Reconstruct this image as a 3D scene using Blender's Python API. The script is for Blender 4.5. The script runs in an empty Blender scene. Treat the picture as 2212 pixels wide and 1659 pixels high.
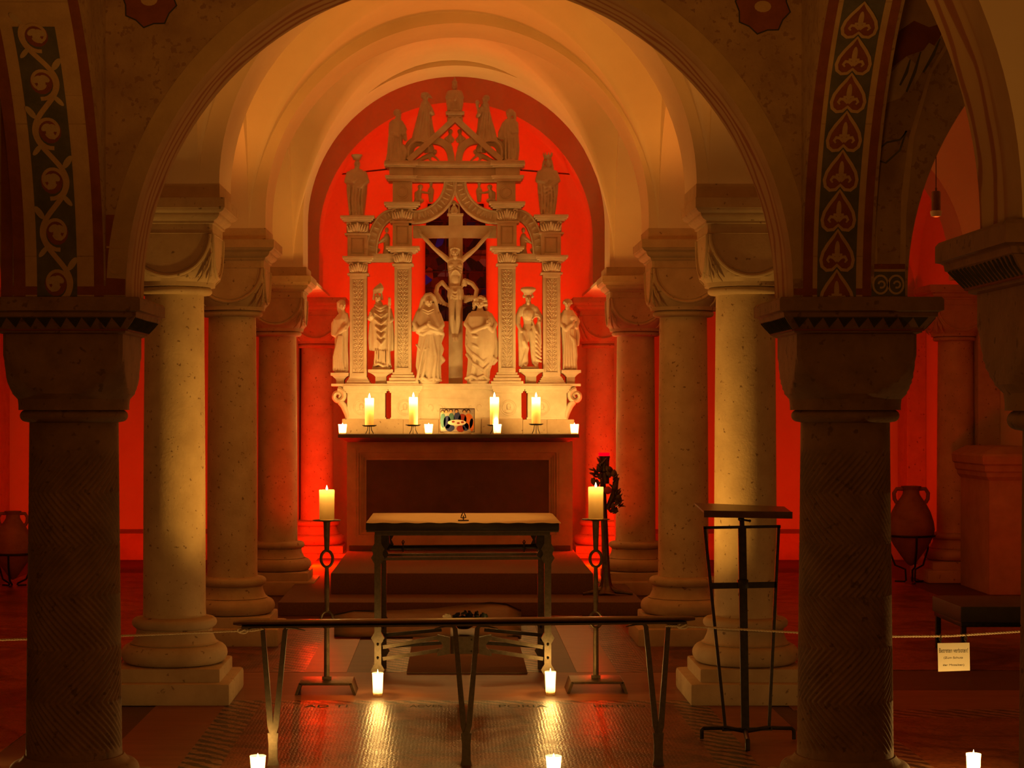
import bpy, bmesh, math, random
from mathutils import Vector, Matrix, noise
random.seed(7)
PI = math.pi
# ---------------------------------------------------------------- measures
# one unit "u" is the real length a photo pixel covers at the pale pair of columns
U = 1.6 / 622.0          # metres per unit (eye height 1.6 m = 622 u)
D2 = 10.5                # metres from the camera to that pair (depth 1.0)
def X(px, d): return (px - 980.0) * d * U
def Z(py, d): return 1.6 - (py - 883.0) * d * U
def Yd(d): return d * D2
def hz(h): return 1.6 + h * U      # height from units above the eye
sc = bpy.context.scene
C = sc.collection
# ---------------------------------------------------------------- camera
cam = bpy.data.cameras.new('camera'); camo = bpy.data.objects.new('camera', cam); C.objects.link(camo)
camo.location = (0, 0, 1.6); camo.rotation_euler = (PI / 2, 0, 0)
cam.sensor_width = 36.0; cam.lens = 36.0 * (D2 / U) / 2212.0
cam.shift_x = (1106.0 - 980.0) / 2212.0; cam.shift_y = (883.0 - 829.5) / 2212.0
cam.clip_end = 100
sc.camera = camo
# ---------------------------------------------------------------- world, exposure
w = bpy.data.worlds.new('World'); sc.world = w; w.use_nodes = True
w.node_tree.nodes['Background'].inputs[0].default_value = (1.0, 0.36, 0.09, 1)
w.node_tree.nodes['Background'].inputs[1].default_value = 0.006
sc.view_settings.view_transform = 'Standard'; sc.view_settings.look = 'None'
sc.view_settings.gamma = 1.0; sc.view_settings.use_curve_mapping = False
sc.view_settings.exposure = 0.0
sc.cycles.max_bounces = 8; sc.cycles.diffuse_bounces = 4; sc.cycles.glossy_bounces = 3
sc.cycles.sample_clamp_indirect = 3.0
sc.cycles.caustics_reflective = False; sc.cycles.caustics_refractive = False
# ---------------------------------------------------------------- lights of the crypt, plus added fill lights
RED = (1.0, 0.010, 0.0); WARM = (1.0, 0.46, 0.07); CANDLE = (1.0, 0.54, 0.13); ORANGE = (1.0, 0.27, 0.03)
def lamp(name, loc, power, col, r=0.05, kind='POINT', rot=None, spot=90, blend=.6):
    l = bpy.data.lights.new(name, kind); l.energy = power; l.color = col; l.shadow_soft_size = r
    if kind == 'SPOT': l.spot_size = math.radians(spot); l.spot_blend = blend
    o = bpy.data.objects.new(name, l); C.objects.link(o); o.location = loc
    if rot: o.rotation_euler = rot
    return o
def aim(name, loc, to, power, col, spot=70, blend=.7, r=.06):
    q = (Vector(to) - Vector(loc)).to_track_quat('-Z', 'Y').to_euler()
    return lamp(name, loc, power, col, r, 'SPOT', q, spot, blend)
# red lamps on the floor either side of the altar, behind it, and in the aisles by the east walls
for s in (-1, 1):
    lamp('choir_red_lamp', (s * 1.36, Yd(1.715), .25), 135, RED, .08)
    aim('step_red_fill', (s * .70, Yd(1.46), .32), (s * 1.55, Yd(1.58), 1.5), 42, RED, 62, .8, .08)  # added red spot without a fixture, tints the rear columns
    aim('aisle_red_lamp', (s * 3.3, Yd(1.74), .45), (s * 3.3, Yd(1.97), 2.0), 95, RED, 140, .6, .12)
    aim('aisle_red_lamp', (s * 3.6, Yd(1.28), .4), (s * 4.9, Yd(1.40), 2.0), 42, RED, 140, .6, .12)
aim('apse_red_lamp', (0, Yd(1.885), .9), (0, Yd(1.965), 4.6), 230, RED, 78, .35, .1)
UP = (PI, 0, 0)
# uplighters that wash the white vaults
for s in (-1, 1):
    aim('vault_lamp', (s * .9, Yd(1.50), 1.9), (s * 1.05, Yd(1.43), 3.3), 58, (1.0, .36, .045), 128, .5, .1)
    lamp('vault_lamp', (s * 1.0, Yd(1.12), 2.75), 25, (1.0, .31, .035), .10, 'SPOT', UP, 150, .5)
    lamp('vault_lamp', (s * 1.0, Yd(.87), 2.6), 15, (1.0, .32, .035), .10, 'SPOT', UP, 150, .5)
for s in (-1, 1): lamp('aisle_vault_lamp', (s * 3.1, Yd(1.15), 2.3), 45, (1.0, .13, .015), .12, 'SPOT', UP, 150, .5)
lamp('near_vault_fill', (0, Yd(.575), 1.9), 23, (1.0, .38, .05), .25, 'SPOT', UP, 160, .4)  # added unseen uplight, fills the front wall from the near bay
# spots that graze the pale pair of columns, and one over the table
aim('column_spot', (-.15, Yd(.93), .12), (-1.55, Yd(1.0), 1.70), 125, WARM, 48, 1.0)
aim('column_spot', (.30, Yd(.95), .12), (1.62, Yd(1.0), 1.55), 135, WARM, 48, 1.0)
aim('table_spot', (.05, Yd(1.0), 3.5), (.05, Yd(1.067), .95), 62, (1.0, .40, .06), 25, .5)
lamp('nave_fill', (.0, Yd(1.13), 2.2), 9, WARM, .1)  # added warm fill for the rear columns, no fixture here
lamp('near_fill', (-.2, 1.2, 1.4), 80, (1.0, .34, .045), .25)  # added fill before the camera, lifts the dark front columns
# ---------------------------------------------------------------- helpers
def BM(): return bmesh.new()
def face(bm, vs, mi=0):
    try:
        f = bm.faces.new(vs); f.material_index = mi; return f
    except ValueError: return None
def box(bm, x0, x1, y0, y1, z0, z1, bev=0.0, mi=0):
    v = [bm.verts.new(p) for p in ((x0,y0,z0),(x1,y0,z0),(x1,y1,z0),(x0,y1,z0),(x0,y0,z1),(x1,y0,z1),(x1,y1,z1),(x0,y1,z1))]
    fs = [face(bm, [v[i] for i in q], mi) for q in ((3,2,1,0),(4,5,6,7),(0,1,5,4),(1,2,6,5),(2,3,7,6),(3,0,4,7))]
    if bev > 0:
        es = list({e for f in fs for e in f.edges})
        bmesh.ops.bevel(bm, geom=es, offset=bev, segments=2, affect='EDGES', profile=.6)
    return v
def rings(bm, rs, closed=True, cap0=True, cap1=True, mi=0):
    """rs: list of lists of points with the same count -> skinned surface"""
    R = [[bm.verts.new(p) for p in r] for r in rs]
    n = len(R[0])
    for a, b in zip(R, R[1:]):
        for i in range(n if closed else n - 1):
            j = (i + 1) % n
            face(bm, [a[i], a[j], b[j], b[i]], mi)
    if cap0 and closed: face(bm, list(reversed(R[0])), mi)
    if cap1 and closed: face(bm, R[-1], mi)
    return R
def lathe(bm, prof, c=(0, 0, 0), seg=48, cap0=True, cap1=True, mi=0):
    rings(bm, [[(c[0] + max(r, 1e-5) * math.cos(2*PI*i/seg), c[1] + max(r, 1e-5) * math.sin(2*PI*i/seg), c[2] + z) for i in range(seg)] for r, z in prof], True, cap0, cap1, mi)
def sq(bm, prof, c=(0, 0), mi=0):
    rings(bm, [[(c[0]-h, c[1]-h, z), (c[0]+h, c[1]-h, z), (c[0]+h, c[1]+h, z), (c[0]-h, c[1]+h, z)] for h, z in prof], True, True, True, mi)
def tube(bm, pts, r, seg=10, closed=False, mi=0, flat=None):
    pts = [Vector(p) for p in pts]; n = len(pts)
    rr = r if isinstance(r, (list, tuple)) else [r] * n
    T = []
    for i in range(n):
        a = pts[(i - 1) % n] if (closed or i > 0) else pts[i]
        b = pts[(i + 1) % n] if (closed or i < n - 1) else pts[i]
        t = (b - a); T.append(t.normalized() if t.length > 1e-9 else Vector((0, 0, 1)))
    up = Vector((0, 0, 1)) if abs(T[0].z) < .9 else Vector((0, 1, 0))
    nrm = (up - T[0] * up.dot(T[0])).normalized()
    rs = []
    for i in range(n):
        nrm = (nrm - T[i] * nrm.dot(T[i])).normalized(); bi = T[i].cross(nrm)
        fx, fy = (1, 1) if flat is None else flat
        rs.append([pts[i] + rr[i] * (fx * math.cos(2*PI*k/seg) * nrm + fy * math.sin(2*PI*k/seg) * bi) for k in range(seg)])
    if closed:
        R = rings(bm, rs, True, False, False, mi)
        a, b = R[-1], R[0]
        best = min(range(seg), key=lambda o: (a[0].co - b[o].co).length)
        for i in range(seg): face(bm, [a[i], a[(i+1) % seg], b[(i+1+best) % seg], b[(i+best) % seg]], mi)
    else: rings(bm, rs, True, True, True, mi)
def bar(bm, a, b, w, t, up=(0, 0, 1), mi=0):
    """rectangular bar from a to b, width w (across), thickness t (along up-ish)"""
    a = Vector(a); b = Vector(b); T = (b - a).normalized(); up = Vector(up)
    n = (up - T * up.dot(T)).normalized(); s = T.cross(n)
    rings(bm, [[p + s*w/2*i + n*t/2*j for i, j in ((-1,-1),(1,-1),(1,1),(-1,1))] for p in (a, b)], True, True, True, mi)
def ell(bm, c, r, rot=None, sub=2):
    m = Matrix.Translation(Vector(c)) @ (rot.to_4x4() if rot else Matrix.Identity(4)) @ Matrix.Diagonal((r[0], r[1], r[2], 1))
    bmesh.ops.create_icosphere(bm, subdivisions=sub, radius=1, matrix=m)
def cap(bm, a, b, r1, r2, seg=12):
    a = Vector(a); b = Vector(b); d = b - a
    if d.length < 1e-6: return ell(bm, a, (r1,)*3)
    t = d.normalized(); pts = []; rs = []
    for k in range(5): th = PI/2 * k/4; pts.append(a - t*r1*math.cos(th)); rs.append(max(r1*math.sin(th), r1*.03))
    for k in range(5): th = PI/2 * k/4; pts.append(b + t*r2*math.sin(th)); rs.append(max(r2*math.cos(th), r2*.03))
    tube(bm, pts, rs, seg)
def prism(bm, pts, y0, y1, mi=0):
    """polygon in x,z extruded along y"""
    a = [bm.verts.new((p[0], y0, p[1])) for p in pts]; b = [bm.verts.new((p[0], y1, p[1])) for p in pts]
    n = len(pts); face(bm, a, mi); face(bm, list(reversed(b)), mi)
    for i in range(n): face(bm, [a[(i+1) % n], a[i], b[i], b[(i+1) % n]], mi)
def wloc(o):
    v = Vector((0, 0, 0))
    while o: v = v + o.location; o = o.parent
    return v
def obj(name, bm, m=None, parent=None, smooth=True, ang=35, recalc=True, origin=None):
    if recalc: bmesh.ops.recalc_face_normals(bm, faces=bm.faces)
    off = origin if origin is not None else (wloc(parent) if parent else None)
    if off is not None: bmesh.ops.translate(bm, vec=-Vector(off), verts=bm.verts)
    if smooth:
        la = math.radians(ang)
        for f in bm.faces: f.smooth = True
        for e in bm.edges:
            if len(e.link_faces) == 2 and e.calc_face_angle(0) > la: e.smooth = False
    me = bpy.data.meshes.new(name); bm.to_mesh(me); bm.free()
    for k in (m if isinstance(m, (list, tuple)) else [m]):
        if k: me.materials.append(k)
    o = bpy.data.objects.new(name, me); C.objects.link(o)
    if parent: o.parent = parent
    elif origin is not None: o.location = origin
    return o
def tag(o, label, cat, group=None):
    o['label'] = label; o['category'] = cat
    if group: o['group'] = group
    return o
def thing(name, label, cat, loc=(0, 0, 0), group=None, rz=0):
    o = bpy.data.objects.new(name, None); C.objects.link(o); o.empty_display_size = .1
    o.location = loc; o.rotation_euler = (0, 0, rz)
    return tag(o, label, cat, group)
def struct(name, bm, m, smooth=True, ang=35, **k):
    o = obj(name, bm, m, None, smooth, ang, **k); o['kind'] = 'structure'; return o
def dup(root, loc, label, group=None, rz=0):
    r = root.copy(); C.objects.link(r); r.location = loc; r.rotation_euler = (0, 0, rz); r['label'] = label
    if group: r['group'] = group
    for ch in list(root.children):
        c = ch.copy(); C.objects.link(c); c.parent = r
        for g in list(ch.children):
            e = g.copy(); C.objects.link(e); e.parent = c
    return r
# ---------------------------------------------------------------- materials
def nodes(name):
    m = bpy.data.materials.new(name); m.use_nodes = True
    nt = m.node_tree; nt.nodes.clear()
    out = nt.nodes.new('ShaderNodeOutputMaterial'); b = nt.nodes.new('ShaderNodeBsdfPrincipled')
    nt.links.new(b.outputs[0], out.inputs[0]); return m, nt, b, out
def N(nt, t, **k):
    n = nt.nodes.new(t)
    for a, v in k.items():
        if a in n.inputs.keys() if isinstance(a, str) else False: n.inputs[a].default_value = v
        else: setattr(n, a, v)
    return n
def noise_n(nt, vec, scale, detail=6, rough=.6, dist=0):
    n = nt.nodes.new('ShaderNodeTexNoise'); n.inputs['Scale'].default_value = scale; n.inputs['Detail'].default_value = detail
    n.inputs['Roughness'].default_value = rough; n.inputs['Distortion'].default_value = dist
    nt.links.new(vec, n.inputs['Vector']); return n.outputs['Fac']
def ramp(nt, fac, stops):
    r = nt.nodes.new('ShaderNodeValToRGB'); e = r.color_ramp.elements
    while len(e) > 1: e.remove(e[-1])
    e[0].position = stops[0][0]; e[0].color = (*stops[0][1], 1)
    for p, c in stops[1:]:
        k = e.new(p); k.color = (*c, 1)
    nt.links.new(fac, r.inputs[0]); return r.outputs[0]
def mixc(nt, fac, a, b, mode='MIX'):
    m = nt.nodes.new('ShaderNodeMix'); m.data_type = 'RGBA'; m.blend_type = mode
    for s, v in ((0, fac), (6, a), (7, b)):
        if hasattr(v, 'is_output'): nt.links.new(v, m.inputs[s])
        else: m.inputs[s].default_value = v if s == 0 else (*v, 1)
    return m.outputs[2]
def bump(nt, b, h, strength=.3, dist=.01):
    n = nt.nodes.new('ShaderNodeBump'); n.inputs['Strength'].default_value = strength; n.inputs['Distance'].default_value = dist
    nt.links.new(h, n.inputs['Height']); nt.links.new(n.outputs[0], b.inputs['Normal'])
def pos(nt):
    return nt.nodes.new('ShaderNodeNewGeometry').outputs['Position']
def gen(name, c1, c2, scale=4, rough=.7, metal=0, bscale=40, bstr=.15, bdist=.006, spots=None, spec=.4):
    m, nt, b, _ = nodes(name); p = pos(nt)
    col = ramp(nt, noise_n(nt, p, scale), [(.32, c1), (.68, c2)])
    if spots:
        s = ramp(nt, noise_n(nt, p, spots[0], 2, .5), [(spots[1], (0, 0, 0)), (spots[1] + .05, (1, 1, 1))])
        col = mixc(nt, s, col, spots[2])
    nt.links.new(col, b.inputs['Base Color']); b.inputs['Roughness'].default_value = rough; b.inputs['Metallic'].default_value = metal
    b.inputs['Specular IOR Level'].default_value = spec
    if bstr: bump(nt, b, noise_n(nt, p, bscale, 5), bstr, bdist)
    return m
M = {}
M['plaster'] = gen('white_plaster', (.70,.61,.46), (.78,.70,.55), 1.5, .85, bscale=14, bstr=.12)
M['column'] = gen('pale_limestone', (.47,.36,.22), (.62,.50,.32), 6, .75, bscale=60, bstr=.3, spots=(42, .66, (.24,.16,.09)))
M['capital'] = gen('grey_limestone', (.44,.33,.21), (.54,.42,.27), 7, .8, bscale=70, bstr=.25, spots=(30, .68, (.22,.15,.09)))
M['darkstone'] = gen('brown_sandstone', (.20,.12,.065), (.29,.18,.10), 9, .8, bscale=60, bstr=.4, spots=(26, .64, (.15,.09,.05)))
M['fresco'] = gen('old_painted_plaster', (.30,.19,.10), (.42,.29,.155), 7, .9, bscale=70, bstr=.4, spots=(38, .60, (.27,.16,.085)))
M['p_band'] = gen('arch_border_paint', (.42,.30,.155), (.50,.36,.19), 9, .9, bscale=90, bstr=.25)
M['retable'] = gen('carved_limestone', (.62,.53,.40), (.74,.66,.52), 9, .7, bscale=90, bstr=.12, bdist=.004)
M['altarstone'] = gen('altar_sandstone', (.36,.25,.15), (.46,.33,.20), 6, .75, bscale=60, bstr=.2)
M['altarpanel'] = gen('dark_altar_panel', (.085,.05,.03), (.11,.065,.04), 8, .8)
M['slab'] = gen('dark_polished_slab', (.05,.035,.025), (.09,.06,.04), 8, .28, bstr=.05)
M['carpet'] = gen('brown_felt_carpet', (.13,.07,.04), (.17,.09,.05), 90, .95, bscale=300, bstr=.3, bdist=.003)
M['iron'] = gen('black_wrought_iron', (.022,.018,.014), (.04,.032,.024), 40, .42, .75, bscale=120, bstr=.25, bdist=.002)
M['steel'] = gen('brushed_dark_steel', (.075,.058,.036), (.11,.085,.055), 60, .48, .6, bscale=160, bstr=.2, bdist=.001)
M['bronze'] = gen('hammered_bronze', (.10,.07,.04), (.17,.12,.07), 30, .4, .8, bscale=90, bstr=.6, bdist=.003)
M['wood'] = gen('dark_varnished_wood', (.075,.035,.016), (.12,.06,.028), 14, .3, bstr=.05)
M['tabletop'] = gen('dark_table_slab', (.018,.013,.010), (.03,.022,.016), 20, .35, bstr=.04)
M['linen'] = gen('cream_linen', (.74,.64,.46), (.80,.70,.52), 30, .9, bscale=200, bstr=.3, bdist=.002)
M['rope'] = gen('natural_cord', (.62,.50,.33), (.75,.63,.44), 120, .9, bstr=0)
M['terra'] = gen('terracotta', (.22,.11,.06), (.32,.17,.09), 9, .8, bscale=50, bstr=.2)
M['leather'] = gen('dark_bench_pad', (.030,.032,.028), (.045,.045,.038), 20, .55, bscale=150, bstr=.15)
M['card'] = gen('cream_card', (.80,.74,.58), (.82,.76,.60), 10, .6, bstr=0)
M['ink'] = gen('black_ink', (.03,.025,.02), (.035,.03,.025), 10, .8, bstr=0)
M['p_red'] = gen('oxide_red_paint', (.20,.060,.025), (.27,.085,.035), 14, .9, bscale=90, bstr=.25)
M['p_ochre'] = gen('ochre_paint', (.44,.30,.15), (.54,.38,.20), 12, .9, bscale=90, bstr=.25)
M['p_blue'] = gen('slate_blue_paint', (.085,.085,.066), (.14,.13,.10), 12, .9, bscale=90, bstr=.25)
M['p_dark'] = gen('black_green_paint', (.035,.033,.022), (.06,.055,.04), 12, .9, bscale=90, bstr=.2)
M['p_cream'] = gen('cream_paint', (.42,.32,.18), (.52,.40,.24), 12, .9, bscale=90, bstr=.25)
M['leaf'] = gen('dark_green_leaf', (.012,.022,.012), (.03,.04,.02), 60, .5, bstr=.1)
M['petal'] = gen('cream_petal', (.6,.5,.33), (.7,.6,.42), 60, .7, bstr=.1)
M['redglow'] = gen('ruby_glass', (.5,.01,.03), (.55,.015,.035), 10, .15, bstr=0)
M['lampglass'] = gen('frosted_lamp_glass', (.8,.72,.6), (.85,.78,.66), 10, .3, bstr=0)
M['brown'] = gen('brown_enamel', (.16,.08,.04), (.19,.10,.05), 10, .4, bstr=0)
def emis(name, col, s):
    m, nt, b, out = nodes(name); e = nt.nodes.new('ShaderNodeEmission'); e.inputs[0].default_value = (*col, 1); e.inputs[1].default_value = s
    nt.links.new(e.outputs[0], out.inputs[0]); m.cycles.emission_sampling = 'NONE'; return m
M['flame'] = emis('candle_flame', (1.0, .62, .22), 22)
M['redflame'] = emis('red_lamp_flame', (1.0, .06, .14), 2.2)
def waxmat(name, col, tr):
    m, nt, b, out = nodes(name)
    d = nt.nodes.new('ShaderNodeBsdfDiffuse'); d.inputs[0].default_value = (*col, 1)
    t = nt.nodes.new('ShaderNodeBsdfTranslucent'); t.inputs[0].default_value = (col[0], col[1]*.92, col[2]*.75, 1)
    g = nt.nodes.new('ShaderNodeMixShader'); g.inputs[0].default_value = tr
    nt.links.new(d.outputs[0], g.inputs[1]); nt.links.new(t.outputs[0], g.inputs[2]); nt.links.new(g.outputs[0], out.inputs[0]); return m
M['wax'] = waxmat('beeswax', (.82, .66, .36), .5)
M['frost'] = waxmat('frosted_glass_cup', (.9, .84, .7), .85)
# painted arch soffit: red veins along the arch (uv: x along the arc in metres, y across in metres)
def veinmat():
    m, nt, b, _ = nodes('veined_arch_paint'); uv = nt.nodes.new('ShaderNodeUVMap').outputs[0]
    mp = nt.nodes.new('ShaderNodeMapping'); mp.inputs['Scale'].default_value = (1.7, 4.2, 1); nt.links.new(uv, mp.inputs[0])
    wv = nt.nodes.new('ShaderNodeTexWave'); wv.bands_direction = 'Y'; wv.inputs['Scale'].default_value = .75
    wv.inputs['Distortion'].default_value = 9; wv.inputs['Detail'].default_value = 2; wv.inputs['Detail Scale'].default_value = 1.3
    nt.links.new(mp.outputs[0], wv.inputs[0])
    p = pos(nt)
    base = ramp(nt, noise_n(nt, p, 5), [(.3, (.34,.235,.12)), (.7, (.46,.33,.18))])
    v = ramp(nt, wv.outputs['Fac'], [(.0, (.27,.10,.035)), (.24, (.30,.13,.05)), (.36, (.45,.32,.17)), (1, (.47,.34,.18))])
    sep = nt.nodes.new('ShaderNodeSeparateXYZ'); nt.links.new(uv, sep.inputs[0])
    e = ramp(nt, sep.outputs[1], [(.10, (0,0,0)), (.16, (1,1,1))])
    nt.links.new(mixc(nt, e, base, v), b.inputs['Base Color']); b.inputs['Roughness'].default_value = .9
    bump(nt, b, noise_n(nt, p, 90, 5), .25, .005); return m
M['vein'] = veinmat()
# floors
def floormat(name, tess, cols, rough, bstr=.5, zig=None):
    m, nt, b, _ = nodes(name); p = pos(nt)
    vo = nt.nodes.new('ShaderNodeTexVoronoi'); vo.inputs['Scale'].default_value = tess; nt.links.new(p, vo.inputs[0])
    vo.inputs['Randomness'].default_value = .55
    big = noise_n(nt, p, 1.3, 4, .55, .8)
    col = ramp(nt, big, cols)
    sepc = nt.nodes.new('ShaderNodeSeparateColor'); nt.links.new(vo.outputs['Color'], sepc.inputs[0])
    j = ramp(nt, sepc.outputs[0], [(0, (.62,.62,.62)), (1, (1.15,1.15,1.15))])
    col = mixc(nt, 1.0, col, j, 'MULTIPLY')
    if zig:
        wv = nt.nodes.new('ShaderNodeTexWave'); wv.wave_type = 'BANDS'; wv.bands_direction = 'DIAGONAL'; wv.inputs['Scale'].default_value = zig
        wv.inputs['Distortion'].default_value = 3.0; wv.inputs['Detail Scale'].default_value = 2.0; nt.links.new(p, wv.inputs[0])
        col = mixc(nt, ramp(nt, wv.outputs['Fac'], [(.42, (0,0,0)), (.5, (1,1,1))]), (.045,.032,.022), col)
    nt.links.new(col, b.inputs['Base Color'])
    rr = nt.nodes.new('ShaderNodeMapRange'); rr.inputs[3].default_value = rough * .7; rr.inputs[4].default_value = rough * 1.6; b.inputs['Specular IOR Level'].default_value = .2
    nt.links.new(noise_n(nt, p, 4, 4), rr.inputs[0]); nt.links.new(rr.outputs[0], b.inputs['Roughness'])
    ve = nt.nodes.new('ShaderNodeTexVoronoi'); ve.feature = 'DISTANCE_TO_EDGE'; ve.inputs['Scale'].default_value = tess; ve.inputs['Randomness'].default_value = .55
    nt.links.new(p, ve.inputs[0])
    h = nt.nodes.new('ShaderNodeMath'); h.operation = 'ADD'; nt.links.new(ve.outputs[0], h.inputs[0])
    k = nt.nodes.new('ShaderNodeMath'); k.operation = 'MULTIPLY'; k.inputs[1].default_value = .5; nt.links.new(sepc.outputs[1], k.inputs[0])
    nt.links.new(k.outputs[0], h.inputs[1])
    bump(nt, b, h.outputs[0], bstr, .004); return m
M['mosaic'] = floormat('mosaic_floor', 55, [(.30, (.12,.036,.012)), (.46, (.24,.075,.024)), (.54, (.08,.025,.010)), (.66, (.27,.09,.03))], .29, .55)
M['guilloche'] = floormat('mosaic_border', 60, [(.3, (.24,.12,.06)), (.7, (.30,.15,.075))], .3, .35, zig=5.5)
def slabmat(name, c1, c2, rough):
    m, nt, b, _ = nodes(name); p = pos(nt)
    mp = nt.nodes.new('ShaderNodeMapping'); mp.inputs['Scale'].default_value = (1, 5, 1); nt.links.new(p, mp.inputs[0])
    nt.links.new(ramp(nt, noise_n(nt, mp.outputs[0], 2.2, 6), [(.3, c1), (.7, c2)]), b.inputs['Base Color'])
    b.inputs['Roughness'].default_value = rough + .08; b.inputs['Specular IOR Level'].default_value = .18; bump(nt, b, noise_n(nt, p, 25, 5), .15, .004); return m
M['fstone'] = slabmat('floor_stone', (.20,.072,.028), (.27,.10,.04), .38)
M['fdark'] = slabmat('dark_floor_stone', (.085,.040,.02), (.11,.053,.028), .4)
M['flight'] = slabmat('light_floor_stone', (.29,.11,.045), (.36,.145,.06), .35)
# ================================================================ SETTING
def floor_piece(nm, x0, x1, d0, d1, m, h=.004):
    bm = BM(); box(bm, x0*U, x1*U, Yd(d0), Yd(d1), 0, h); return bm
bm = BM(); box(bm, -5.4, 5.4, 1.0, Yd(2.06), -.12, 0); fl = struct('floor', bm, M['fdark'], smooth=False)
def inlay(nm, x0, x1, d0, d1, m, h):
    o = obj(nm, floor_piece(nm, x0, x1, d0, d1, m, h), m, fl, smooth=False); return o
inlay('mosaic_panel', -405, 461, .50, .972, M['mosaic'], .004)
inlay('mosaic_border', -478, -405, .50, .985, M['guilloche'], .004)
inlay('mosaic_border', 461, 532, .50, .985, M['guilloche'], .004)
inlay('stone_strip', -622, -478, .40, .985, M['fstone'], .004)
inlay('stone_strip', 532, 660, .40, .985, M['fstone'], .004)
inlay('stone_strip', -640, 690, .985, 1.09, M['fstone'], .003)
inlay('mosaic_border', -405, 461, .972, .985, M['guilloche'], .0035)
inlay('mosaic_panel', -800, -430, 1.09, 1.34, M['mosaic'], .004)
inlay('mosaic_border', -430, -352, 1.09, 1.34, M['guilloche'], .004)
inlay('stone_strip', -352, -252, 1.09, 1.39, M['flight'], .004)
inlay('stone_strip', 290, 385, 1.09, 1.39, M['flight'], .004)
inlay('mosaic_border', 385, 458, 1.09, 1.34, M['guilloche'], .004)
inlay('mosaic_panel', 458, 820, 1.09, 1.34, M['mosaic'], .004)
inlay('mosaic_border', -196, -110, 1.09, 1.38, M['guilloche'], .004)
inlay('mosaic_border', 173, 232, 1.09, 1.38, M['guilloche'], .004)
inlay('mosaic_panel', -1600, -820, .78, 1.75, M['mosaic'], .004)
inlay('mosaic_panel', 850, 1610, 1.10, 1.75, M['mosaic'], .004)
inlay('mosaic_panel', 830, 1500, .55, .93, M['mosaic'], .004)
inlay('mosaic_border', 745, 830, .55, .93, M['guilloche'], .004)
inlay('mosaic_border', 745, 1500, .93, .955, M['guilloche'], .004)
inlay('stone_strip', 700, 1600, .955, 1.02, M['fstone'], .004)

def arch_wall(nm, y0, y1, x0, x1, zpier, ztop, opens, mats, seg=48, axis='x', zbase=None):
    """wall in plane along x (or y) with round-arched openings (centre, radius, springing height); all in metres"""
    bm = BM(); uvl = bm.loops.layers.uv.new('UVMap')
    prof = [(x0, zpier, None)]
    for cx, R, zs in opens:
        prof.append((cx - R, zpier, None)); prof.append((cx - R, zs, 0.0))
        for i in range(1, seg): a = PI * (1 - i / seg); prof.append((cx + R*math.cos(a), zs + R*math.sin(a), R*PI*i/seg))
        prof.append((cx + R, zs, R*PI)); prof.append((cx + R, zpier, None))
    prof.append((x1, zpier, None))
    def V(x, y, z): return bm.verts.new((x, y, z) if axis == 'x' else (y, x, z))
    A = [(V(x, y0, z), V(x, y1, z), V(x, y0, ztop), V(x, y1, ztop)) for x, z, s in prof]
    ss = 0; th = y1 - y0
    for (p, q), (a, b) in zip(zip(prof, prof[1:]), zip(A, A[1:])):
        L = math.hypot(q[0]-p[0], q[1]-p[1])
        if abs(q[0]-p[0]) > 1e-6:
            face(bm, [a[0], b[0], b[2], a[2]], 0); face(bm, [b[1], a[1], a[3], b[3]], 0)
        f = face(bm, [a[1], b[1], b[0], a[0]], 1)
        if f:
            for lp, t in zip(f.loops, ((ss, th), (ss+L, th), (ss+L, 0), (ss, 0))): lp[uvl].uv = t
        ss += L
    face(bm, [A[0][0], A[0][2], A[0][3], A[0][1]], 0); face(bm, [A[-1][1], A[-1][3], A[-1][2], A[-1][0]], 0)
    return struct(nm, bm, mats, ang=20)
XL, XR = -1960*U, 1960*U
def opens(R, zs, Ra=505, zsa=None): 
    zsa = zs if zsa is None else zsa
    return [(-1205*U, Ra*U, hz(zsa)), (9*U, R*U, hz(zs)), (1207*U, Ra*U, hz(zsa))]
wall_front = arch_wall('wall_front', Yd(.716), Yd(.757), XL, XR, hz(172), hz(1160), opens(516, 183), [M['fresco'], M['vein']], 72)
wall_near = arch_wall('wall_near', Yd(.424), Yd(.458), XL, XR, hz(172), hz(1160), opens(512, 176), [M['plaster'], M['vein']], 72)
arch_wall('transverse_arch', Yd(.975), Yd(1.025), XL, XR, hz(443), hz(1160), opens(503, 470), [M['plaster']]*2)
arch_wall('transverse_arch', Yd(1.215), Yd(1.262), XL, XR, hz(443), hz(1160), opens(503, 509), [M['plaster']]*2)
arch_wall('transverse_arch', Yd(1.548), Yd(1.600), XL, XR, hz(443), hz(1420), opens(513, 635, 505, 480), [M['plaster']]*2)
def arcade(d0, d1, xs, zs, mats, ztop=1160):
    c = (Yd(d0) + Yd(d1)) / 2; R = (Yd(d1) - Yd(d0)) / 2
    for x0, x1 in xs:
        arch_wall('arcade_arch', x0*U, x1*U, Yd(d0) - .02, Yd(d1) + .02, hz(zs), hz(ztop), [(c, R, hz(zs))], mats, 40, 'y')
AX = ((-680, -538), (538, 650))
arcade(.458, .716, AX, 174, [M['fresco'], M['fresco']])
arcade(.757, .975, AX, 445, [M['plaster']]*2)
arcade(1.025, 1.215, AX, 445, [M['plaster']]*2)
arcade(1.262, 1.548, AX, 445, [M['plaster']]*2, 1320)
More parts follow.
